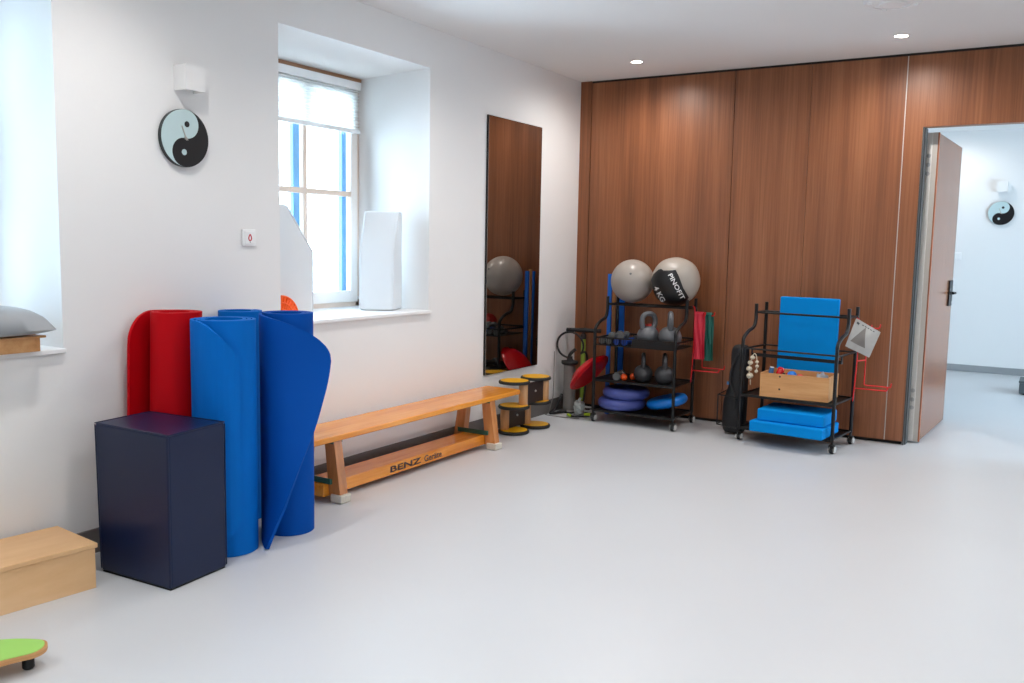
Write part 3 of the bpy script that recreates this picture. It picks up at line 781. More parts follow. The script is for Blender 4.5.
# ------------------------------------------------------------------ storage racks
RW, RD = .655, .40
def storage_rack(label, loc, rotz, mesh_tray):
    T = thing('storage_rack', label, 'rack', loc, rotz)
    r = .0125
    for x in (0, RW):
        bm = bm_new(); add_tube(bm, smooth([(x, 0, .088), (x, 0, .40), (x, 0, .665), (x, .012, .735), (x, .09, .778), (x, .175, .800), (x, .208, .85), (x, .21, .90), (x, .21, .967)], 6), r, 12); obj('front_post', bm, 'black_metal', T)
        bm = bm_new(); add_tube(bm, [(x, RD, .088), (x, RD, .972)], r, 12); obj('rear_post', bm, 'black_metal', T)
        for z, y0 in ((.905, .21), (.655, 0), (.335, 0), (.097, 0)):
            bm = bm_new(); add_tube(bm, [(x, y0, z), (x, RD, z)], .007, 8); obj('side_rail', bm, 'black_metal', T)
        for y in (0, RD):
            bm = bm_new(); add_box(bm, (x-.013, y-.016, .058), (x+.013, y+.016, .062)); add_tube(bm, [(x, y, .06), (x, y, .092)], .009, 8)
            for s in (-1, 1): add_box(bm, (x+s*.0155-.0015, y-.014, .022), (x+s*.0155+.0015, y+.024, .062))
            ca = obj('caster_fork', bm, 'black_metal', T)
            bm = bm_new(); add_lathe(bm, [(.024, -.011), (.027, -.007), (.027, .007), (.024, .011)], (x, y+.010, .028), Matrix.Rotation(PI/2, 4, 'Y'), 24); obj('caster_wheel', bm, 'rubber', ca)
            bm = bm_new(); add_lathe(bm, [(.021, -.0215), (.021, .0215)], (x, y+.010, .030), Matrix.Rotation(PI/2, 4, 'Y'), 20); obj('caster_hub', bm, 'caster_white', ca, label='white caster cap')
    for y in (.21, RD-.02):
        bm = bm_new(); add_tube(bm, [(-.045 if y < .2 else 0, y, .905), (RW+.012, y, .905)], .0075, 10); obj('top_rail', bm, 'black_metal', T)
    for z, nm in ((.097, 'bottom_shelf'), (.335, 'middle_shelf')):
        bm = bm_new()
        add_box(bm, (0, -.010, z-.016), (RW, .0, z+.004)); add_box(bm, (0, RD, z-.016), (RW, RD+.010, z+.004))
        add_box(bm, (.0, .0, z-.010), (RW, RD, z-.004))
        obj(nm, bm, 'black_metal', T, bevel=.0015)
    if mesh_tray:
        bm = bm_new()
        add_box(bm, (0, -.010, .655), (RW, .0, .668)); add_box(bm, (0, -.010, .600), (RW, .0, .608)); add_box(bm, (0, RD-.004, .655), (RW, RD+.006, .668)); add_box(bm, (0, 0, .602), (RW, RD, .606))
        for k in range(34):
            x = .012+k*(RW-.024)/33; add_tube(bm, [(x, -.005, .604), (x, -.005, .660)], .0016, 5)
            add_tube(bm, [(x, RD+.001, .604), (x, RD+.001, .660)], .0016, 5)
        add_box(bm, (.31, -.0115, .606), (RW, -.0100, .657))
        obj('upper_tray', bm, 'black_metal', T)
    else:
        bm = bm_new(); add_tube(bm, [(0, -.002, .662), (RW, -.002, .662)], .0065, 8); obj('front_rail', bm, 'black_metal', T)
        bm = bm_new(); add_box(bm, (.02, .105, .598), (RW, .135, .606)); add_box(bm, (.02, .105, .606), (RW, .109, .622)); obj('inner_rail', bm, 'black_metal', T)
        bm = bm_new(); add_tube(bm, [(0, RD, .655), (RW, RD, .655)], .0065, 8); obj('rear_rail', bm, 'black_metal', T)
        for x in (.02, RW-.004):
            bm = bm_new(); add_tube(bm, [(x, .12, .602), (x, .12, .655)], .006, 8); obj('rail_bracket', bm, 'black_metal', T)
    return T
R1 = (.455, -.540); R2 = (1.607, -.525); A2R = RM(-6.2)
storage_rack('black wheeled rack carrying the two grey balls and kettlebells', (R1[0], R1[1], 0), 0, True)
rk2 = storage_rack('black wheeled rack carrying blue pads and a wooden crate', (R2[0], R2[1], 0), A2R, False)
def r1(x, y, z): return V((R1[0]+x, R1[1]+y, z))
def r2(x, y, z):
    c, s = math.cos(A2R), math.sin(A2R); return V((R2[0]+x*c-y*s, R2[1]+x*s+y*c, z))

# exercise balls
T = thing('exercise_ball', 'plain grey ball on top of the rack, the one with no writing', 'ball', (.622, -.240, .91))
bm = bm_new(); add_sphere(bm, (.618, -.235, 1.090), .169, 1.0, 1.0, 1.0, 56, 36); obj('ball_skin', bm, 'ball_grey', T, world=True)
bm = bm_new(); add_lathe(bm, [(.008, 0), (.009, .003), (0, .004)], (.622+.045, -.235-.150, 1.150), V((.28, -.86, .40)).to_track_quat('Z', 'Y').to_matrix().to_4x4(), 14); obj('ball_valve', bm, 'grey_vinyl', T, world=True)
BC = V((.977, -.238, 1.104)); BR = .185
T = thing('medicine_ball', 'grey weighted ball on the rack with a black patch reading 4 KG', 'ball', (BC.x, BC.y, .91))
bm = bm_new(); add_sphere(bm, BC, BR, 1.0, 1.0, .97, 56, 36)
for v in bm.verts:
    d = (v.co-BC)
    v.co += d.normalized()*.004*math.sin(d.x*31+1)*math.cos(d.z*27)
obj('ball_skin', bm, 'ball_beige', T, world=True)
n0 = (V((3.4627, -6.7067, 1.3545))-BC).normalized(); bu = V((0,0,1)).cross(n0).normalized(); bv = n0.cross(bu)
def on_ball(a, b, lift):
    s = a*a+b*b
    if s > .985: k = math.sqrt(.985/s); a *= k; b *= k; s = .985
    d = bu*a+bv*b+n0*math.sqrt(1-s)
    return BC+V((d.x, d.y, d.z*.985))*(BR+lift)
pp = [(215,240),(245,232),(270,248),(330,246),(395,240),(430,300),(480,420),(545,520),(525,560),(500,600),(470,640),(400,632),(320,628),(240,620),(205,560),(165,450),(138,350),(160,290)]
pp = [((x-400)/273, -(y-352)/262) for x, y in pp]
bm = bm_new()
f = bm.faces.new([bm.verts.new((a, b, 0)) for a, b in pp])
bmesh.ops.triangulate(bm, faces=[f])
for _ in range(4): bmesh.ops.subdivide_edges(bm, edges=bm.edges[:], cuts=1, use_grid_fill=True)
bmesh.ops.triangulate(bm, faces=bm.faces[:])
for v in bm.verts: v.co = on_ball(v.co.x, v.co.y, .0065)
pt = obj('label_patch', bm, 'black_vinyl', T, world=True, angle=80, label='black vinyl patch with white lettering')
sm = pt.modifiers.new('thick', 'SOLIDIFY'); sm.thickness = .005; sm.offset = 0
dd = V((.49, -.87)); uu = V((.87, .49))
def ballfn(cx, cy, w, h):
    def fn(u, v):
        p = V((cx, cy))+dd*(u-w/2)+uu*(v-h/2); return on_ball(p.x, p.y, .0105)
    return fn
bm = bm_new(); add_text(bm, 'PINOFIT', ballfn(.045, -.22, 1.10, .175), 1.10, .175, .02, 2)
obj('ball_lettering', bm, 'print_white', pt, world=True, flat=True, label='white lettering along the edge')
bm = bm_new()
add_text(bm, '4 KG', ballfn(-.60, -.53, .66, .20), .66, .20, .025, 2)
obj('ball_lettering', bm, 'print_white', pt, world=True, flat=True, label='white lettering 4 KG')

# kettlebells
def kettlebell_mesh(s, m, label, loc, rot):
    T = thing('kettlebell', label, 'kettlebell', loc, rot, 'kettlebells on the rack')
    prof = [(0, 0), (.045, 0), (.058, .006), (.074, .030), (.083, .062), (.083, .085), (.072, .115), (.052, .137), (.030, .147), (0, .150)]
    bm = bm_new(); add_lathe(bm, [(a*s, b*s) for a, b in prof], (0,0,0), None, 36); obj('bell', bm, m, T, angle=60)
    pts = smooth([(-.040, 0, .125), (-.056, 0, .165), (-.058, 0, .200), (-.040, 0, .232), (0, 0, .243), (.040, 0, .232), (.058, 0, .200), (.056, 0, .165), (.040, 0, .125)], 5)
    n = len(pts)
    bm = bm_new(); add_tube(bm, [p*s for p in pts], [(.0185+.004*abs(2*i/(n-1)-1)**3)*s for i in range(n)], 14); obj('handle', bm, m, T)
    return T
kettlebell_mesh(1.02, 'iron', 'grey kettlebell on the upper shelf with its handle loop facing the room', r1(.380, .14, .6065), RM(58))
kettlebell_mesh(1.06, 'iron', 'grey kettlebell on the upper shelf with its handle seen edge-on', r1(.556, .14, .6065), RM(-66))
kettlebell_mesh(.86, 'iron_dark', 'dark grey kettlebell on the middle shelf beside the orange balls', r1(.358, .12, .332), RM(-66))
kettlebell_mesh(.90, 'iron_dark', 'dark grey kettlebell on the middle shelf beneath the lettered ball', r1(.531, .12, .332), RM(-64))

# dumbbells lying front to back
def dumbbell(m, label, loc, s=1.0, rot=0.0, group='small dumbbells on the rack'):
    T = thing('dumbbell', label, 'dumbbell', loc, rot, group)
    rr = .027*s
    for k, y in enumerate((-.060, .060)):
        bm = bm_new(); o = [V((rr*math.cos(PI/8+PI/4*i), (y-.020)*s, rr+rr*math.sin(PI/8+PI/4*i))) for i in range(8)]
        add_poly_prism(bm, o, (0, .040*s, 0)); obj('weight_head', bm, m, T, bevel=.004)
    bm = bm_new(); add_tube(bm, [(0, -.045*s, rr), (0, .045*s, rr)], .012*s, 10); obj('grip', bm, m, T)
zt = .6065
dumbbell('grey_vinyl', 'grey dumbbell in the wire tray next to the rack post', r1(.050, .095, zt))
dumbbell('grey_vinyl', 'grey dumbbell in the wire tray, second from the rack post', r1(.108, .095, zt))
dumbbell('blue_vinyl', 'blue dumbbell in the wire tray next to the grey ones', r1(.172, .095, zt))
dumbbell('blue_vinyl', 'blue dumbbell in the wire tray nearest the kettlebells', r1(.236, .095, zt))
dumbbell('grey_vinyl', 'grey dumbbell stacked on top of the two blue dumbbells', r1(.204, .085, zt+.0475), 1.0, .1)
dumbbell('grey_vinyl', 'grey dumbbell stacked across the grey and blue dumbbells', r1(.140, .085, zt+.0475), 1.0, -.06)
dumbbell('grey_vinyl', 'grey dumbbell at the back of the wire tray behind the stacked ones', r1(.196, .272, zt), 1.0, .0)
dumbbell('grey_vinyl', 'grey dumbbell on the middle shelf beside the orange balls', r1(.160, .115, .332), 1.2, .2)
for i, (x, y, r_, lb) in enumerate(((.222, .070, .027, 'small orange ball at the front of the middle shelf'), (.262, .150, .026, 'small orange ball tucked behind the other one on the middle shelf'))):
    bm = bm_new(); add_sphere(bm, r1(x, y, .332+r_), r_, u=24, v=16); tag(obj('ball', bm, 'orange', None), lb, 'ball', 'small orange balls')
bm = bm_new(); add_sphere(bm, r1(.312, .316, .6065+.078), .078, u=32, v=20); tag(obj('ball', bm, 'red_ball', None), 'red ball on the upper shelf behind the kettlebells', 'ball')

# air cushions on the bottom shelf
def air_cushion(m, label, c, R, h, tilt=None):
    T = thing('air_cushion', label, 'balance cushion', c, 0, 'air cushions on the bottom shelf')
    n = 14; prof = [(0, .006)]
    prof += [(R-h*.62-.03, .006), (R-h*.62, .0)]
    for k in range(n+1):
        a = -PI/2+PI*k/n; prof.append((R-h*.5+h*.5*math.cos(a), h/2+h/2*math.sin(a)))
    prof += [(R-h*.75, h*.985), (R-h*1.0, h*.90), (R*.35, h*.82), (0, h*.80)]
    mt = tilt.to_matrix().to_4x4() if tilt is not None else None
    bm = bm_new(); add_lathe(bm, prof, (0,0,0), mt, 48); cu = obj('cushion_skin', bm, m, T, angle=70)
    bm = bm_new()
    for k in range(1, 4):
        rr = R*.16*k; add_tube(bm, [V((rr*math.cos(2*PI*i/36), rr*math.sin(2*PI*i/36), h*.815)) for i in range(36)], .0035, 6, True)
    if mt is not None: bm.transform(mt)
    obj('grip_ring', bm, m, cu)
    bm = bm_new(); add_lathe(bm, [(.009, 0), (.010, .008), (.007, .013), (0, .014)], (mt or Matrix.Identity(4)) @ V((.02, -R*.42, h*.80)), mt, 12); obj('valve_plug', bm, m, cu)
    return T
air_cushion('cushion_violet', 'violet-blue round air cushion at the bottom of the pair', (.630, -.388, .1035), .186, .084)
air_cushion('cushion_violet', 'violet-blue round air cushion lying on top of the other one', (.658, -.376, .1880), .182, .080, Euler((0, 0, .6)))
air_cushion('cushion_blue', 'bright blue round air cushion tilted beside the violet pair', (.988, -.330, .150), .158, .072, Euler((RM(4), RM(-13), 0)))

# red dish leaning on the rack's side
T = thing('wobble_dish', 'large glossy red dish leaning against the rack beside the pumps', 'balance dish', (.34, -.36, .36))
nx = V((-.755, .07, .65)).normalized()
mt = nx.to_track_quat('Z', 'Y').to_matrix().to_4x4()
bm = bm_new(); R_ = .194
prof = [(0, -.004), (R_-.03, -.004), (R_-.008, -.002), (R_, .006), (R_-.004, .016), (R_-.03, .028), (R_*.75, .050), (R_*.5, .066), (R_*.25, .074), (0, .077)]
add_lathe(bm, prof, (.352, -.405, .352), mt, 56); obj('dish', bm, 'red_gloss', T, world=True, angle=50)
bm = bm_new(); add_tube(bm, [V((.352, -.405, .352)) + mt @ V((R_*.82*math.cos(2*PI*i/48), R_*.82*math.sin(2*PI*i/48), -.005)) for i in range(48)], .005, 8, True); obj('rim_groove', bm, 'red_gloss', T, world=True)

# blue slats and one tan slat standing behind the rack
def slat(label, m, x0, x1, yb, yt, zt, w=.040, t=.022):
    T = thing('slat', label, 'slat', (x0, yb, 0), 0, 'slats standing beside the rack')
    a, b = V((x0, yb, .0015)), V((x1, yt, zt))
    rows = [[a+(b-a)*i/6+V((w/2*s, 0, 0)) for s in (-1, 1)] for i in range(7)]
    bm = bm_new(); add_sheet(bm, rows, t); obj('slat_bar', bm, m, T, world=True, bevel=.004)
    bm = bm_new(); add_box(bm, b+V((-w/2+.001, -t/2-.0005, -.004)), b+V((w/2-.001, t/2+.0005, .003))); obj('slat_cap', bm, m, T, world=True, bevel=.002)
slat('tall blue slat standing against the left side of the ball rack, beside the red dish', 'slat_blue', .412, .404, -.195, -.190, 1.135, .034, .020)
slat('tall wide blue slat standing behind the ball rack, partly hidden by the plain grey ball', 'slat_blue', .452, .444, -.060, -.040, 1.13, .054, .020)
slat('tall tan wooden slat standing between the two blue slats', 'slat_tan', .417, .414, -.125, -.120, 1.15, .030, .018)

# red wire hooks on the right-hand side of each rack
def hook_rack(label, x0, yA, yB, dz=0.0):
    T = thing('hook_rack', label, 'hook rack', (x0, yA, .35), 0)
    r = .0045
    def part(nm, pts):
        bm = bm_new(); add_tube(bm, pts, r, 8); obj(nm, bm, 'red_wire', T, world=True)
    part('upright_wire', smooth([(x0-.016, yA+.02, .345+dz), (x0-.008, yA, .365+dz), (x0+.003, yA, .62+dz), (x0+.002, yA, .88+dz), (x0-.010, yA+.004, .912+dz), (x0-.016, yA+.02, .915+dz)], 5))
    part('cross_wire', [(x0+.001, yA, .62+dz), (x0+.041, yB, .62+dz)])
    part('cross_wire', [(x0+.001, yA, .855+dz), (x0+.041, yB, .855+dz)])
    # the second upright turns into its own lower prong
    part('upright_wire', smooth([(x0+.041, yB, .872+dz), (x0+.042, yB, .64+dz), (x0+.041, yB, .47+dz), (x0+.045, yB, .447+dz), (x0+.065, yB, .443+dz), (x0+.12, yB, .443+dz), (x0+.205, yB, .443+dz), (x0+.215, yB, .450+dz), (x0+.218, yB, .472+dz)], 4))
    for xa, y, z, ln in ((x0+.002, yA, .430, .205), (x0+.002, yA, .846, .080), (x0+.041, yB, .846, .080)):
        part('prong', smooth([(xa, y, z+dz), (xa+ln*.5, y, z+dz), (xa+ln-.012, y, z+dz), (xa+ln, y, z+.008+dz), (xa+ln+.004, y, z+.03+dz)], 4))
    return T
hook_rack('red wire hook rack on the ball rack, holding the exercise bands', 1.142, -.25, -.15)
hook_rack('red wire hook rack on the blue pad rack, holding the plastic bag', 2.322, -.25, -.15, -.02)

# bands
def band(label, m, x0, x1, y, zt, zb):
    T = thing('exercise_band', label, 'exercise band', ((x0+x1)/2, y, zb), 0, 'exercise bands on the hooks')
    n = 16
    for s, nm, dx in ((-1, 'front_strand', 0), (1, 'back_strand', .008)):
        rows = []
        for i in range(n+1):
            f = i/n; z = zb+(zt-zb)*f
            wob = .004*math.sin(f*9+s)
            row = [V((x0+dx+(x1-x0)*j/6+.012*(1-f)*(.5), y+s*.0165+wob+.004*math.sin(j*1.7+f*6), z)) for j in range(7)]
            rows.append(row)
        bm = bm_new(); add_sheet(bm, rows, .0025); obj(nm, bm, m, T, world=True, angle=70)
    bm = bm_new(); rows = []
    for k in range(9):
        a = PI*k/8; rows.append([V((x0+(x1-x0)*j/6, y-.0165*math.cos(a), zt+.0165*math.sin(a))) for j in range(7)])
    add_sheet(bm, rows, .0025); obj('band_fold', bm, m, T, world=True, angle=70)
band('red exercise band hanging in a fold from the wire hooks', 'band_red', 1.150, 1.212, -.25, .862, .520)
band('green exercise band hanging in a fold from the wire hooks', 'band_green', 1.196, 1.246, -.15, .853, .500)

# ------------------------------------------------------------------ pumps in the corner
T = thing('air_pump', 'grey cylinder air pump with a looped black hose in the corner', 'pump', (.115, -.295, 0))
bm = bm_new(); add_lathe(bm, [(.058, .002), (.060, .010), (.055, .016), (.052, .02), (.048, .385), (.046, .39)], (.115, -.295, 0), None, 32); obj('cylinder', bm, 'pump_grey', T, world=True)
bm = bm_new(); add_lathe(bm, [(.056, .3905), (.066, .396), (.068, .412), (.060, .422), (.030, .426), (.022, .440), (.020, .458), (0, .460)], (.115, -.295, 0), None, 32)
add_box(bm, (.055, -.330, .400), (.078, -.305, .424)); obj('cap', bm, 'rubber', T, world=True)
bm = bm_new(); add_tube(bm, smooth([(.11, -.30, .455), (.125, -.30, .485), (.16, -.285, .52)], 5), .014, 10); obj('valve_lever', bm, 'rubber', T, world=True)
bm = bm_new()
ring = []
for k in range(0, 27):
    a = RM(-100)-RM(300)*k/26; ring.append(V((.124+.112*math.cos(a), -.300+.03*math.sin(a*.5), .555+.105*math.sin(a))))
hose = [V((.100, -.315, .445))]+ring+[V((.236, -.262, .50)), V((.236, -.220, .42)), V((.222, -.195, .33)), V((.205, -.185, .20)), V((.19, -.19, .05))]
add_tube(bm, smooth(hose, 3), .0085, 8); obj('hose', bm, 'rubber', T, world=True)
bm = bm_new(); add_tube(bm, smooth([(.075, -.345, .15), (.058, -.385, .075), (.050, -.430, .024), (.054, -.500, .0115), (.078, -.485, .0125), (.105, -.405, .014), (.140, -.378, .021)], 6), .0105, 8); obj('lower_hose', bm, 'rubber', T, world=True)
bm = bm_new(); add_box(bm, (.045, -.375, .002), (.185, -.215, .0095)); obj('foot_plate', bm, 'rubber', T, world=True, bevel=.002)
bm = bm_new(); add_tube(bm, smooth([(.017, -.385, .50), (.018, -.385, .30), (.018, -.395, .12), (.018, -.46, .012), (.035, -.545, .006), (.14, -.565, .006), (.25, -.555, .006), (.33, -.53, .006)], 6), .0035, 6); tag(obj('cable', bm, 'pump_grey', None), 'thin grey cable trailing on the floor around the pump', 'cable')

T = thing('floor_pump', 'lime green floor pump with a wide black T handle in the corner', 'pump', (.147, -.125, 0))
bm = bm_new(); add_lathe(bm, [(.019, .012), (.019, .585), (.016, .59)], (.147, -.125, 0), None, 20); obj('barrel', bm, 'pump_green', T, world=True)
bm = bm_new(); add_lathe(bm, [(.024, .5905), (.024, .625), (.014, .632), (.014, .640)], (.147, -.125, 0), None, 20); obj('barrel_cap', bm, 'rubber', T, world=True)
bm = bm_new(); add_tube(bm, [(.006, -.160, .662), (.090, -.140, .662), (.147, -.125, .662), (.205, -.111, .662), (.288, -.090, .662)], [.0165, .0165, .021, .0165, .0165], 14); obj('t_handle', bm, 'rubber', T, world=True)
bm = bm_new(); add_box(bm, (.067, -.15, .001), (.227, -.10, .012)); obj('foot_plate', bm, 'rubber', T, world=True, bevel=.003)

# a little pile beside the pumps
T = thing('plastic_sack', 'small white crumpled bag on the floor below the red dish', 'bag', (.285, -.36, 0))
bm = bm_new(); bmesh.ops.create_icosphere(bm, subdivisions=4, radius=1.0)
for v in bm.verts:
    d = v.co.normalized(); n_ = 1+.13*math.sin(d.x*7+1)*math.cos(d.y*6)+.09*math.sin(d.z*11+d.x*5)
    v.co = V((.255+d.x*.045*n_, -.385+d.y*.045*n_, .066+d.z*.060*n_))
for v in bm.verts: v.co.z = max(v.co.z, .002)
obj('bag_body', bm, 'white_stuff', T, world=True, angle=60)
bm = bm_new(); add_tube(bm, smooth([(.255, -.385, .118), (.258, -.382, .135), (.268, -.378, .130)], 5), [.010]*10+[.014], 8); obj('bag_neck', bm, 'white_stuff', T, world=True)
T = thing('skipping_rope', 'lime and black rope coiled on the floor beside the pumps', 'rope', (.30, -.45, 0))
bm = bm_new(); add_tube(bm, smooth([(.20, -.47, .010), (.24, -.50, .010), (.29, -.49, .010), (.33, -.45, .010), (.36, -.40, .010), (.33, -.33, .010), (.27, -.31, .010)], 6), .0065, 8); obj('rope', bm, 'rubber', T, world=True)
for (a, b) in (((.20, -.47, .0125), (.245, -.505, .0125)), ((.330, -.445, .024), (.372, -.400, .024))):
    bm = bm_new(); add_tube(bm, [a, V(a).lerp(V(b), .5), b], [.010, .012, .011], 10); obj('grip', bm, 'lime', T, world=True, label='lime green grip')

# ------------------------------------------------------------------ blue pads, crate and the rest of the second rack
def pad(label, p0, rot, lo, hi, tiltx=0.0):
    T = thing('foam_pad', label, 'foam pad', p0, rot, 'sky blue foam pads on the rack')
    bm = bm_new(); add_box(bm, lo, hi)
    if tiltx: bm.transform(Matrix.Rotation(tiltx, 4, 'X'))
    obj('pad_foam', bm, 'pad_blue', T, bevel=.010, seg=3)
    return T
pad('sky blue foam pad lying lowest on the bottom shelf, sticking out in front', r2(.122, -.125, .1045), A2R+RM(1), (0, 0, 0), (.503, .365, .0735))
pad('sky blue foam pad lying on top of the lower pad on the bottom shelf', r2(.160, -.085, .1790), A2R+RM(3), (0, 0, 0), (.452, .335, .082))
pad('sky blue foam pad standing upright behind the wooden crate', r2(.138, .288, .3325), A2R+RM(3.5), (0, 0, 0), (.412, .042, .69), RM(-1))

T = thing('wooden_crate', 'open pine crate on the middle shelf in front of the upright pad', 'crate', r2(.150, -.034, .3405), A2R+RM(6))
cw, cd, ch, ct = .462, .300, .166, .013
bm = bm_new(); add_box(bm, (0, 0, .014), (cw, ct, ch)); obj('front_board', bm, 'pine', T, bevel=.0015)
bm = bm_new(); add_box(bm, (0, cd-ct, .014), (cw, cd, ch)); obj('back_board', bm, 'pine', T, bevel=.0015)
for x in (0, cw-ct):
    bm = bm_new(); add_box(bm, (x, ct, .014), (x+ct, cd-ct, ch)); eb = obj('end_board', bm, 'pine', T, bevel=.0015)
    bm = bm_new(); add_lathe(bm, [(.013, -.0008), (.013, ct+.0008)], (x, cd*.5, ch*.55), Matrix.Rotation(PI/2, 4, 'Y'), 20); obj('finger_hole', bm, 'black_gap', eb)
bm = bm_new(); add_box(bm, (0, 0, .0005), (cw, cd, .0135)); obj('base_board', bm, 'pine', T)
bm = bm_new()
for (x, z) in ((.135, .148), (.135, .060)): add_lathe(bm, [(.007, 0), (.006, .0012), (0, .0012)], (x, 0, z), Matrix.Rotation(PI/2, 4, 'X'), 14)
obj('knot', bm, 'panel_dark', T)
ca_ = A2R+RM(6); ORG = r2(.150, -.034, .3405)
def cr(x, y, z): return V((ORG.x+x*math.cos(ca_)-y*math.sin(ca_), ORG.y+x*math.sin(ca_)+y*math.cos(ca_), ORG.z+z))
T = thing('massage_roller', 'dull blue roller standing in the crate corner', 'roller', cr(.055, .075, .015))
bm = bm_new(); add_tube(bm, [cr(.036, .075, .034), cr(.053, .095, .192)], .017, 14); obj('roller_body', bm, 'tool_blue', T, world=True)
bm = bm_new(); add_tube(bm, [cr(.0532, .0952, .1925), cr(.0540, .0962, .200)], .013, 14); obj('roller_cap', bm, 'white_plastic', T, world=True)
T = thing('red_roller', 'red round-ended roller in the crate beside the dull blue one', 'roller', cr(.105, .075, .015))
bm = bm_new(); add_tube(bm, smooth([cr(.088, .070, .034), cr(.098, .085, .12), cr(.112, .105, .178), cr(.116, .112, .198)], 4), [.024]*10+[.022, .018, .010], 14); obj('roller_body', bm, 'red_gloss', T, world=True)
bm = bm_new(); add_tube(bm, [cr(.128, .07, .06), cr(.140, .085, .165)], .011, 12); obj('roller_grip', bm, 'rubber', T, world=True)
bm = bm_new(); add_sphere(bm, cr(.200, .062, .1535), .033, u=24, v=16); tag(obj('ball', bm, 'cushion_blue', None), 'small bright blue ball in the middle of the crate', 'ball')
bm = bm_new(); add_sphere(bm, cr(.200, .062, .087), .033, u=24, v=16); tag(obj('ball', bm, 'orange', None), 'orange ball deep in the crate under the blue ball', 'ball')
bm = bm_new(); add_sphere(bm, cr(.163, .125, .142), .024, u=20, v=14); tag(obj('ball', bm, 'red_gloss', None), 'small red ball in the crate between roller and blue ball', 'ball')
bm = bm_new(); rows = []
for i in range(9):
    rows.append([cr(.235+.010*i, .04+.024*j, 1.*.150+.010*math.sin(i*.7+j*.5)-.0006*i*i) for j in range(7)])
add_sheet(bm, rows, .004); tag(obj('cloth', bm, 'orange', None, angle=70), 'orange cloth spread across the crate beside the blue ball', 'cloth')
bm = bm_new()
for v in bmesh.ops.create_icosphere(bm, subdivisions=4, radius=1.0)['verts']:
    d = v.co.normalized(); n_ = 1+.10*math.sin(d.x*9+d.y*4)+.07*math.cos(d.z*13+d.x*6)
    v.co = cr(.385+d.x*.045*n_, .120+d.y*.088*n_, .110+d.z*.072*n_)
tag(obj('cloth', bm, 'knit_grey', None, angle=70), 'bundled grey knitted cloth at the open end of the crate', 'cloth')

# plastic bag on the red hooks
T = thing('plastic_bag', 'pale printed plastic bag hung askew on the red wire hooks', 'bag', (2.36, -.30, .64))
q = [V((2.310, -.285, .898)), V((2.470, -.285, .812)), V((2.408, -.285, .636)), V((2.252, -.300, .704))]
rows_f, rows_b = [], []
for i in range(13):
    v_ = i/12; ra, rb = [], []
    for j in range(13):
        u_ = j/12; p = q[0].lerp(q[1], u_).lerp(q[3].lerp(q[2], u_), v_)
        bulge = .016*math.sin(PI*u_)*math.sin(PI*v_)+.005*math.sin(u_*9+v_*5)*math.sin(PI*u_)
        ra.append(p+V((0, -.007-bulge, 0))); rb.append(p+V((0, .007+bulge, 0)))
    rows_f.append(ra); rows_b.append(rb)
bm = bm_new(); add_sheet(bm, rows_f, .0016); obj('bag_front', bm, 'plastic_bag', T, world=True, angle=70)
bm = bm_new(); add_sheet(bm, rows_b, .0016); obj('bag_back', bm, 'plastic_bag', T, world=True, angle=70)
def bagp(u_, v_, d):
    p = q[0].lerp(q[1], u_).lerp(q[3].lerp(q[2], u_), v_)
    bulge = .016*math.sin(PI*u_)*math.sin(PI*v_)+.005*math.sin(u_*9+v_*5)*math.sin(PI*u_)
    return p+V((0, -.007-bulge-d, 0))
bm = bm_new()
tri = []
for i in range(9):
    f_ = i/8; tri.append([bagp(.46-.04*f_+ (j/6-.5)*.62*f_, .10+.66*f_, .0022) for j in range(7)])
add_sheet(bm, tri, .0006); obj('bag_print', bm, 'paper_print', T, world=True, label='dark grey triangular print')
bm = bm_new(); add_sheet(bm, [[bagp(.10+.10*a-.02*b, .06+.07*b+.02*a, .0022) for a in (0, .5, 1)] for b in (0, .5, 1)], .0006)
for k in range(5): add_sheet(bm, [[bagp(.30+.11*k+.07*a, .07+.03*b+.02*k*0, .0022) for a in (0, .5, 1)] for b in (0, 1)], .0006)
obj('bag_print', bm, 'dark_grey', T, world=True, label='small dark print marks')

# black bag in its side holder, beads hanging inside the rack
T = thing('side_holder', 'thin black wire holder on the pad rack, around the black bag', 'wire holder', (1.42, -.45, 0))
r = .0045
bm = bm_new(); add_tube(bm, [r2(-.014, -.012, .303), V((1.424, -.470, .303)), V((1.412, -.235, .303)), r2(-.014, .26, .303)], r, 8); obj('top_wire', bm, 'black_metal', T, world=True)
bm = bm_new(); add_tube(bm, [r2(-.014, -.012, .085), V((1.424, -.470, .085)), V((1.412, -.235, .085)), r2(-.014, .26, .085)], r, 8); obj('bottom_wire', bm, 'black_metal', T, world=True)
for pxy in ((1.424, -.470), (1.412, -.235)):
    bm = bm_new(); add_tube(bm, [(pxy[0], pxy[1], .083), (pxy[0], pxy[1], .306)], r, 8); obj('upright', bm, 'black_metal', T, world=True)
T = thing('black_bag', 'tall slim black nylon bag leaning at the end of the pad rack', 'bag', (1.50, -.33, 0))
bm = bm_new(); prof = [(.0, .500, .066, .060), (.06, .500, .074, .064), (.16, .502, .075, .066), (.26, .505, .074, .064), (.34, .520, .062, .056), (.42, .528, .055, .050), (.50, .530, .058, .050), (.58, .530, .060, .048), (.63, .530, .057, .044), (.655, .530, .044, .034), (.662, .530, .022, .018)]
rings = []
for z, cx_, a_, b_ in prof:
    ring = []
    for k in range(28):
        an = 2*PI*k/28; cs_, sn_ = math.cos(an)*1.16, math.sin(an)
        e = 2.6; w_ = (abs(cs_)**e+abs(sn_)**e)**(-1/e)
        fold = 1+.05*math.sin(an*5+z*14)+.03*math.sin(an*9-z*23)
        ring.append(bm.verts.new(V((min(1.590, 1.012+cx_+1.18*a_*w_*cs_*fold), -.335+1.1*b_*w_*sn_*fold, .0025+z))))
    rings.append(ring)
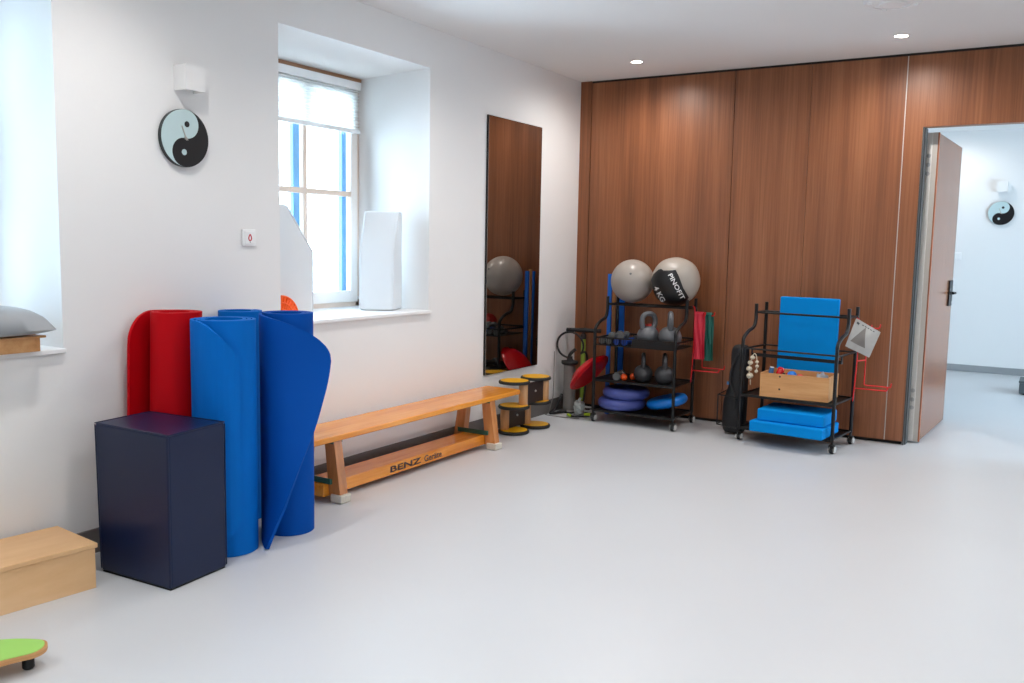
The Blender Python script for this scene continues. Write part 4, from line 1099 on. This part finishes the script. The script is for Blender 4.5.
for a_, b_ in zip(rings, rings[1:]):
    for k in range(28): bm.faces.new([a_[k], a_[(k+1) % 28], b_[(k+1) % 28], b_[k]])
bm.faces.new(list(reversed(rings[0]))); bm.faces.new(rings[-1])
obj('bag_body', bm, 'bag_black', T, world=True, angle=70, sub=1)
bm = bm_new(); add_tube(bm, smooth([(1.535, -.395, .60), (1.497, -.400, .50), (1.487, -.402, .42), (1.500, -.405, .36), (1.530, -.412, .30), (1.535, -.415, .20)], 6), .009, 8); obj('strap', bm, 'rubber', T, world=True)
bm = bm_new(); add_box(bm, (1.466, -.412, .372), (1.482, -.392, .395)); obj('buckle', bm, 'tool_blue', T, world=True, bevel=.002)
T = thing('bead_string', 'string of cream beads hanging inside the pad rack beside the black bag', 'bead string', (1.65, -.46, .38))
bpts = [(1.661, -.462, .592, .017), (1.646, -.462, .554, .019), (1.640, -.462, .510, .0215), (1.647, -.462, .460, .0245)]
for (x, y, z, r_) in bpts:
    bm = bm_new(); add_sphere(bm, (x, y, z), r_, 1, 1, .86, 18, 12); obj('bead', bm, 'bead', T, world=True)
for (x, y, z, r_) in ((1.690, -.452, .562, .0125), (1.692, -.452, .530, .013), (1.688, -.452, .494, .013)):
    bm = bm_new(); add_sphere(bm, (x, y, z), r_, 1, 1, .9, 16, 10); obj('bead', bm, 'bead', T, world=True)
bm = bm_new(); add_tube(bm, smooth([(1.688, -.452, .48), (1.692, -.452, .55), (1.682, -.456, .612), (1.665, -.462, .612), (1.646, -.462, .55), (1.640, -.462, .50), (1.650, -.462, .44), (1.654, -.462, .395)], 5), .0035, 6); obj('cord', bm, 'bead', T, world=True)

# something dark at the edge of the far room
T = thing('storage_box', 'dark grey low box on the floor beyond the open door', 'box', (3.62, 3.30, 0))
bm = bm_new(); add_box(bm, (3.225, 3.14, .012), (4.05, 3.50, .115)); obj('box_body', bm, 'dark_grey', T, world=True, bevel=.006)
bm = bm_new(); add_box(bm, (3.220, 3.135, .1155), (4.055, 3.505, .135)); obj('box_lid', bm, 'dark_grey', T, world=True, bevel=.005)
bm = bm_new(); add_box(bm, (3.26, 3.155, .001), (4.03, 3.49, .0118)); obj('box_plinth', bm, 'rubber', T, world=True)

# ------------------------------------------------------------------ light
def light(name, typ, loc, rot, energy, color, **k):
    d = bpy.data.lights.new(name, typ); d.energy = energy; d.color = color
    for a, b in k.items(): setattr(d, a, b)
    o = bpy.data.objects.new(name, d); C.objects.link(o); o.location = loc; o.rotation_euler = rot; return o
WARM = (1.0, .955, .915)
for (x, y, z) in SPOTS:
    light('downlight_beam', 'SPOT', (x, y, z-.012), (0,0,0), 63 if y > -1 else 58, WARM, spot_size=RM(172) if y > -1 else RM(150), spot_blend=.85, shadow_soft_size=.04)
light('downlight_beam', 'SPOT', (2.41, 4.16, HB-.012), (0,0,0), 30, (1, .95, .9), spot_size=RM(172), spot_blend=.85, shadow_soft_size=.04)
# sky seen through the windows, with portals that guide the sampling
for w in (W1, W2, W3):
    o = light('window_portal', 'AREA', (-.66, (w[0]+w[1])/2, (w[2]+w[3])/2), (0, RM(-90), 0), 1, (1,1,1), shape='RECTANGLE', size=w[3]-w[2]-.1, size_y=w[1]-w[0]-.1)
    o.data.cycles.is_portal = True
o = light('window_portal', 'AREA', (6.16, 1.95, 1.13), (0, RM(90), 0), 1, (1,1,1), shape='RECTANGLE', size=2.1, size_y=2.85); o.data.cycles.is_portal = True
w = bpy.data.worlds.new('sky'); bpy.context.scene.world = w; w.use_nodes = True
nt = w.node_tree; bg = nt.nodes['Background']
bg.inputs['Color'].default_value = (.64, .83, 1.0, 1); bg.inputs['Strength'].default_value = 13.5

# ------------------------------------------------------------------ camera
yaw, pitch, roll = -.5472, -.1081, .0185
fw = V((math.sin(yaw)*math.cos(pitch), math.cos(yaw)*math.cos(pitch), math.sin(pitch)))
rt = V((math.cos(yaw), -math.sin(yaw), 0)); up = rt.cross(fw)
r2_ = rt*math.cos(roll)+up*math.sin(roll); u2_ = -rt*math.sin(roll)+up*math.cos(roll)
cd = bpy.data.cameras.new('camera'); cam = bpy.data.objects.new('camera', cd); C.objects.link(cam)
m = Matrix((( r2_.x, u2_.x, -fw.x, 3.4627), (r2_.y, u2_.y, -fw.y, -6.7067), (r2_.z, u2_.z, -fw.z, 1.3545), (0,0,0,1)))
cam.matrix_world = m
cd.sensor_width = 36; cd.lens = 889.64/1024*36; cd.clip_start = .05
sc = bpy.context.scene; sc.camera = cam
vs_ = sc.view_settings; vs_.view_transform = 'Standard'; vs_.look = 'None'; vs_.exposure = 0.0; vs_.gamma = 1.0; vs_.use_curve_mapping = False
try:
    cy = sc.cycles
    cy.use_denoising = True; cy.max_bounces = 10; cy.diffuse_bounces = 6; cy.glossy_bounces = 5; cy.transparent_max_bounces = 12
    cy.sample_clamp_indirect = 8.0; cy.caustics_reflective = False; cy.caustics_refractive = False
except Exception: pass
